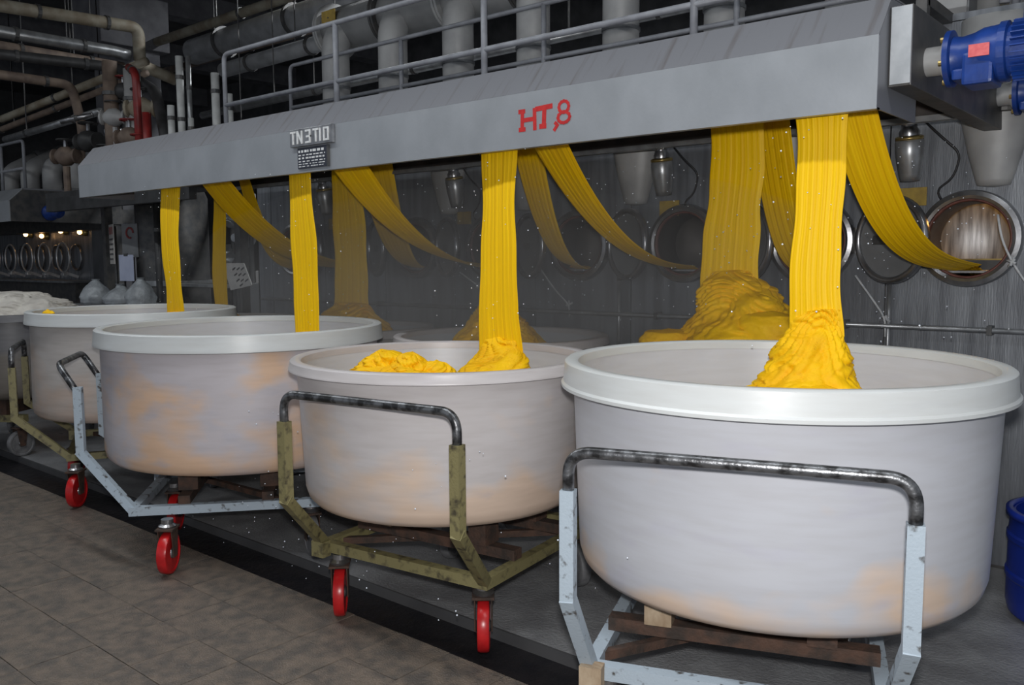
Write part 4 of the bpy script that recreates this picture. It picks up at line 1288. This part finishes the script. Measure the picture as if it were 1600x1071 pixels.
obj('support_leg', bx(-11.95, -11.87, 5.6, 5.7, 0.0, 2.10), 'steel_dark', fh)
obj('rear_beam', bx(-18.5, -11.85, 5.7, 5.9, 2.05, 2.3), 'steel_dark', fh)
fm = thing('far_motor', 'small blue motor on the end of the far hood', 'motor', (-11.84, 4.75, 2.22))
obj('motor_barrel', lt([(0, 0), (0.10, 0.0), (0.10, 0.06), (0.075, 0.07), (0.08, 0.25), (0.07, 0.30), (0, 0.30)], 20, ROT_PX), 'motor_blue', fm, True)
obj('terminal_box', bx(0.1, 0.2, -0.05, 0.05, 0.07, 0.15, 0.005), 'motor_blue', fm)
fr_src = None
fo = ['nearest', 'second', 'third', 'fourth', 'fifth', 'sixth']
for k in range(6):
    x = -13.75 - 0.68 * k
    t = thing('far_hatch', '%s chromed hatch ring of the far machine, counted from the white notice' % fo[k], 'hatch', (x, 5.9, 1.655), 0, 'chromed hatch rings of the far machine')
    if fr_src is None:
        fr_src = obj('ring', tb([(0.225 * cos(a), -0.22, 0.225 * sin(a)) for a in [2 * pi * q / 32 for q in range(33)]], 0.013, 8, cap=False), 'steel_bright', t, True)
        fr2 = obj('inner_ring', tb([(0.19 * cos(a), -0.03, 0.19 * sin(a)) for a in [2 * pi * q / 32 for q in range(33)]], 0.016, 8, cap=False), 'steel', t, True)
        bb = bmesh.new()
        bar(bb, (0.0, -0.22, -0.225), (0.0, -0.01, -0.30), 0.03, 0.04)
        box(bb, -0.05, 0.05, -0.25, -0.19, -0.275, -0.235, 0.004)
        fr3 = obj('latch', bb, 'steel_bright', t)
        fr4 = obj('hanging_strap', bx(-0.05, 0.05, -0.16, -0.15, -0.75, -0.33), 'pipe_galv', t)
    else:
        for s_, n_ in ((fr_src, 'ring'), (fr2, 'inner_ring'), (fr3, 'latch'), (fr4, 'hanging_strap')):
            inst(s_, n_, t)
lsrc = None
for k, (x, z) in enumerate(((-13.42, 2.03), (-14.08, 2.06), (-14.80, 2.00), (-15.43, 2.04))):
    t = thing('sight_lamp', '%s small warm lamp glowing on the far machine, from the white notice' % fo[k], 'lamp', (x, 5.9, z), 0, 'warm lamps of the far machine')
    if lsrc is None:
        lsrc = obj('bulb', lt([(0, -0.035), (0.025, -0.025), (0.035, 0.0), (0.025, 0.025), (0, 0.035)], 12, Matrix.Translation((0, -0.10, 0))), 'lamp_glow', t, True)
        lho = obj('holder', lt([(0.0, 0.0), (0.06, 0.0), (0.06, 0.02), (0.045, 0.075), (0, 0.075)], 14, ROT_MY), 'brass', t, True)
    else:
        inst(lsrc, 'bulb', t)
        inst(lho, 'holder', t)
obj_led = thing('far_ledge', 'dull metal ledge below the chromed rings of the far machine', 'ledge', (-16.5, 5.6, 1.28))
obj('shelf', bx(-3.5, 3.3, -0.15, 0.29, 0.0, 0.03), 'pipe_galv', obj_led)
obj('apron', bx(-3.5, 3.3, 0.0, 0.29, -1.28, -0.001), 'steel_dark', obj_led)
frl = railing('thin guard rail above the far hood at the left edge', 4.6, (-15.2, -14.0, -12.9), 3.15, 2.80, 2.52, -12.15, -19.0, 0.02)
on2 = ['nearest', 'second', 'third', 'fourth']
for k in range(4):
    d = thing('far_pipe', '%s pale vertical pipe above the far hood' % on2[k], 'pipe', (-12.05 - 0.75 * k, 5.2, 2.52), 0, 'pale vertical pipes above the far hood')
    obj('pipe', tb(fillet([(0, 0, 0), (0, 0, 0.40), (0, 0.4, 0.62)], 0.12, 5), 0.125, 16), 'pipe_grey', d, True)
    obj('elbow_ring', lt([(0.125, 0.0), (0.17, 0.0), (0.17, 0.04), (0.125, 0.04)], 18, None, True), 'steel_dark', d)
    obj('upper_pipe', tb([(0, 0.4, 0.62), (0, 0.9, 0.75)], 0.15, 16), 'pipe_dark', d, True)

# ================================================================== MID-GROUND CLUTTER AT THE LEFT
tk = thing('round_tank', 'tall dark round tank standing left of the machine', 'tank', (-10.05, 5.45, 0))
edge_smooth(obj('shell', lt([(0, 0), (0.42, 0), (0.42, 2.35), (0.38, 2.45), (0.2, 2.55), (0, 2.58)], 36), 'steel_dark', tk))
obj('band', lt([(0.42, 1.30), (0.44, 1.30), (0.44, 1.36), (0.42, 1.36)], 36, None, True), 'pipe_galv', tk)
for nm, x in (('left', -9.56), ('right', -9.30)):
    pipe('%s dark vertical pipe before the round tank' % nm, [(x, 5.0, 2.6), (x, 5.0, 0.0)], 0.035, 'pipe_galv' if nm == 'right' else 'pipe_dark', name='standpipe', group='vertical pipes by the round tank', bands=2)
# notice with red heading, black lines and a blue sheet below
nt_ = thing('notice_board', 'white notice with red and black lines leaning at the left', 'sign', (-10.55, 4.95, 1.56), radians(-18))
obj('board', bx(-0.24, 0.14, -0.012, 0.0, 0.0, 0.48, 0.003), 'sign_white', nt_)
nb = bmesh.new()
for z in (0.06, 0.12, 0.18, 0.24, 0.30):
    x = -0.21
    while x < 0.08:
        w = random.uniform(0.05, 0.13)
        box(nb, x, min(x + w, 0.11), -0.0135, -0.012, z - 0.012, z + 0.012)
        x += w + 0.03
obj('printed_lines', nb, 'ink_black', nt_)
nr = bmesh.new()
for x in (-0.20, -0.13, -0.05, 0.04):
    box(nr, x, x + 0.05, -0.0135, -0.012, 0.36, 0.45)
obj('red_heading', nr, 'ink_red', nt_)
obj('post', tb([(-0.05, 0.03, 0.46), (-0.05, 0.03, -1.56)], 0.02, 8), 'steel_dark', nt_)
n2 = thing('notice_board', 'greyish notice with a red mark beside the white notice', 'sign', (-10.22, 5.0, 1.64), radians(12))
obj('board', bx(-0.13, 0.15, -0.012, 0.0, 0.0, 0.40, 0.003), 'cabinet_grey', n2)
m2 = bmesh.new()
tube(m2, [(0.02 + 0.06 * cos(a), -0.014, 0.29 + 0.06 * sin(a)) for a in [pi * 1.6 * q / 12 for q in range(13)]], 0.013, 6)
obj('red_mark', m2, 'ink_red', n2)
obj('post', tb([(0.0, 0.03, 0.38), (0.0, 0.03, -1.64)], 0.02, 8), 'steel_dark', n2)
bs = thing('paper_sheet', 'pale blue sheet of paper hanging below the notices', 'paper', (-10.20, 4.93, 1.36), radians(5))
obj('sheet', bx(-0.14, 0.16, -0.006, 0.0, 0.0, 0.31), 'paper_blue', bs)
obj('clip', bx(-0.03, 0.05, -0.010, 0.002, 0.295, 0.325), 'steel_dark', bs)
for nm, x, y, r, h in (('large', -9.95, 4.45, 0.19, 0.25), ('small', -9.58, 4.55, 0.20, 0.20), ('limp', -9.25, 4.62, 0.18, 0.27)):
    b_ = thing('plastic_bag', '%s crumpled pale plastic bag on the bench behind the far tub' % nm, 'bag', (x, y, 1.12), 0, 'crumpled plastic bags on the bench')
    obj('bag', heap([(0, r * 0.9, r * 0.8, 0, 0), (h * 0.3, r, r * 0.9, 0, 0), (h * 0.7, r * 0.75, r * 0.6, 0, 0), (h, r * 0.25, r * 0.2, 0, 0)], 61 + int(r * 100), 0.6, 20, 48), 'plastic_bag', b_, True)
    obj('knot', lt([(0, h - 0.03), (0.05, h - 0.02), (0.035, h + 0.01), (0.05, h + 0.025), (0, h + 0.02)], 10), 'plastic_bag', b_)
bn = thing('work_bench', 'grey metal bench behind the far tub at the left', 'bench', (-9.6, 4.6, 0))
obj('top', bx(-0.65, 0.6, -0.3, 0.35, 1.07, 1.12, 0.004), 'cabinet_grey', bn)
for sx in (-0.6, 0.55):
    for sy in (-0.25, 0.3):
        obj('leg', bx(sx - 0.025, sx + 0.025, sy - 0.025, sy + 0.025, 0, 1.07), 'steel_dark', bn)
# tilted sign, small white box, cabinet left of the machine end
sg = thing('instruction_sign', 'tilted off-white sign with black writing left of the machine end', 'sign', (-8.18, 5.12, 1.44), 0)
sb = bmesh.new()
v = [sb.verts.new(p) for p in ((-0.24, 0, 0.13), (0.16, 0, 0.13), (0.30, 0, -0.10), (-0.10, 0, -0.16))]
v2 = [sb.verts.new(p.co + Vector((0, 0.012, 0))) for p in v]
sb.faces.new(v[::-1]); sb.faces.new(v2)
for i in range(4):
    sb.faces.new((v[i], v[(i + 1) % 4], v2[(i + 1) % 4], v2[i]))
bmesh.ops.recalc_face_normals(sb, faces=sb.faces)
obj('board', sb, 'sign_white', sg)
s3 = bmesh.new()
for z, n_, xo in ((0.07, 3, -0.05), (0.01, 3, -0.02), (-0.05, 3, 0.02), (-0.10, 1, 0.08)):
    for q in range(n_):
        bar(s3, (xo + q * 0.08, -0.001, z - 0.012), (xo + q * 0.08 + 0.055, -0.001, z + 0.012), 0.016, 0.002, (0, 1, 0))
obj('black_writing', s3, 'ink_black', sg)
obj('post', tb([(0.03, 0.03, 0.1), (0.03, 0.03, -1.44)], 0.02, 8), 'steel_dark', sg)
cbn = thing('control_cabinet', 'grey control cabinet beside the machine end', 'cabinet', (-7.72, 5.25, 0))
obj('body', bx(-0.2, 0.22, -0.12, 0.2, 0, 1.36, 0.006), 'cabinet_grey', cbn)
dd = obj('door', bx(-0.19, 0.21, -0.132, -0.12, 0.05, 1.33, 0.003), 'cabinet_grey', cbn)
obj('handle', tb([(0.15, -0.15, 0.7), (0.15, -0.15, 0.85)], 0.01, 6), 'steel', dd)
wbx = thing('white_box', 'small dirty white box on top of the control cabinet', 'box', (-7.68, 5.22, 1.36))
obj('body', bx(-0.13, 0.13, -0.1, 0.1, 0, 0.13, 0.01), 'sign_white', wbx)
obj('crumpled_bag', heap([(0.13, 0.10, 0.08, -0.04, 0), (0.18, 0.09, 0.07, -0.03, 0), (0.23, 0.03, 0.03, -0.03, 0)], 71, 0.3, 10, 32), 'tag_white', wbx, True)
tn = thing('work_table', 'grey steel table left of the machine end', 'table', (-9.0, 5.5, 0))
obj('top', bx(-0.5, 0.75, -0.35, 0.35, 1.30, 1.335, 0.004), 'pipe_galv', tn)
for sx in (-0.45, 0.7):
    for sy in (-0.3, 0.3):
        obj('leg', bx(sx - 0.025, sx + 0.025, sy - 0.025, sy + 0.025, 0, 1.30), 'steel_dark', tn)
# pump and valve cluster seen between the left strips
for k, (x, y, z, s) in enumerate(((-8.95, 5.6, 2.10, 0.12), (-8.75, 5.6, 1.85, 0.10), (-9.05, 5.6, 1.65, 0.12), (-8.60, 5.6, 2.25, 0.09))):
    v = thing('pump_body', ['upper', 'middle', 'lower', 'topmost small'][k] + ' steel pump casing seen between the left fabric strips', 'pump', (x, y, z), 0.4, 'pump casings left of the machine')
    edge_smooth(obj('casing', lt([(0, -s), (s, -s), (s * 1.1, -s * 0.6), (s * 1.1, s * 0.4), (s * 0.6, s), (s * 0.45, s * 1.8), (0, s * 1.8)], 20, ROT_MY), 'pipe_galv', v))
    obj('pipe', tb([(0, 0, -s * 0.9), (0, 0, -z)], s * 0.3, 10), 'steel_dark', v)

# ================================================================== WATER DROPS AND STEAM
random.seed(5)
wd = bmesh.new()
spots = [(-1.268, 3.27, 0.14), (-2.06, 4.15, 0.18), (-2.88, 3.27, 0.16), (-4.5, 3.27, 0.15), (-5.18, 4.15, 0.22), (-6.1, 3.27, 0.16), (-1.25, 4.3, 0.25), (-1.6, 4.6, 0.3), (-2.7, 4.1, 0.2), (-3.4, 4.3, 0.3), (-4.2, 4.2, 0.3), (-2.7, 2.4, 0.5), (-3.6, 2.5, 0.4)]
for k in range(800):
    x, y, s = random.choice(spots)
    p = Vector((random.gauss(x, s), y + random.gauss(0, 0.08), random.uniform(0.1 if y < 2.6 else 1.2, 0.9 if y < 2.6 else 2.15)))
    r = random.uniform(0.0016, 0.0042)
    bmesh.ops.create_icosphere(wd, subdivisions=1, radius=r, matrix=Matrix.Translation(p))
gm = bpy.data.materials.new('water_drop')
gm.use_nodes = True
gb = gm.node_tree.nodes['Principled BSDF']
gnz = gm.node_tree.nodes.new('ShaderNodeTexNoise')
gnz.inputs['Scale'].default_value = 300
gmr = gm.node_tree.nodes.new('ShaderNodeMapRange')
gmr.inputs['To Min'].default_value = 0.08
gmr.inputs['To Max'].default_value = 0.2
gm.node_tree.links.new(gnz.outputs['Fac'], gmr.inputs['Value'])
gm.node_tree.links.new(gmr.outputs[0], gb.inputs['Roughness'])
gb.inputs['Base Color'].default_value = (0.8, 0.86, 0.95, 1)
gb.inputs['Metallic'].default_value = 0.0
gb.inputs['Specular IOR Level'].default_value = 1.0
MATS['water_drop'] = gm
tag(obj('water_drops', wd, 'water_drop', None, True), 'bright drops of water dripping off the fabric and hood', 'water', kind='stuff')

vm = bpy.data.materials.new('steam')
vm.use_nodes = True
nt = vm.node_tree
nt.nodes.remove(nt.nodes['Principled BSDF'])
vs = nt.nodes.new('ShaderNodeVolumeScatter')
vs.inputs['Color'].default_value = (0.96, 0.92, 0.89, 1)
vs.inputs['Density'].default_value = 0.15
vs.inputs['Anisotropy'].default_value = 0.0
nt.links.new(vs.outputs[0], nt.nodes['Material Output'].inputs['Volume'])
MATS['steam'] = vm
def steam_puff(name, k, parent=None):
    b = bmesh.new()
    bmesh.ops.create_icosphere(b, subdivisions=4, radius=1.0, matrix=Matrix.Translation((-4.1, 4.08, 1.42)) @ Matrix.Diagonal((2.9 * k, 0.78 * k, 0.80 * k, 1)))
    return obj(name, b, 'steam', parent, True)
st = tag(steam_puff('steam', 1.0), 'thin white steam hanging between the strips and the machine wall', 'steam', kind='stuff')
steam_puff('dense_steam', 0.82, st)
steam_puff('dense_steam', 0.60, st)
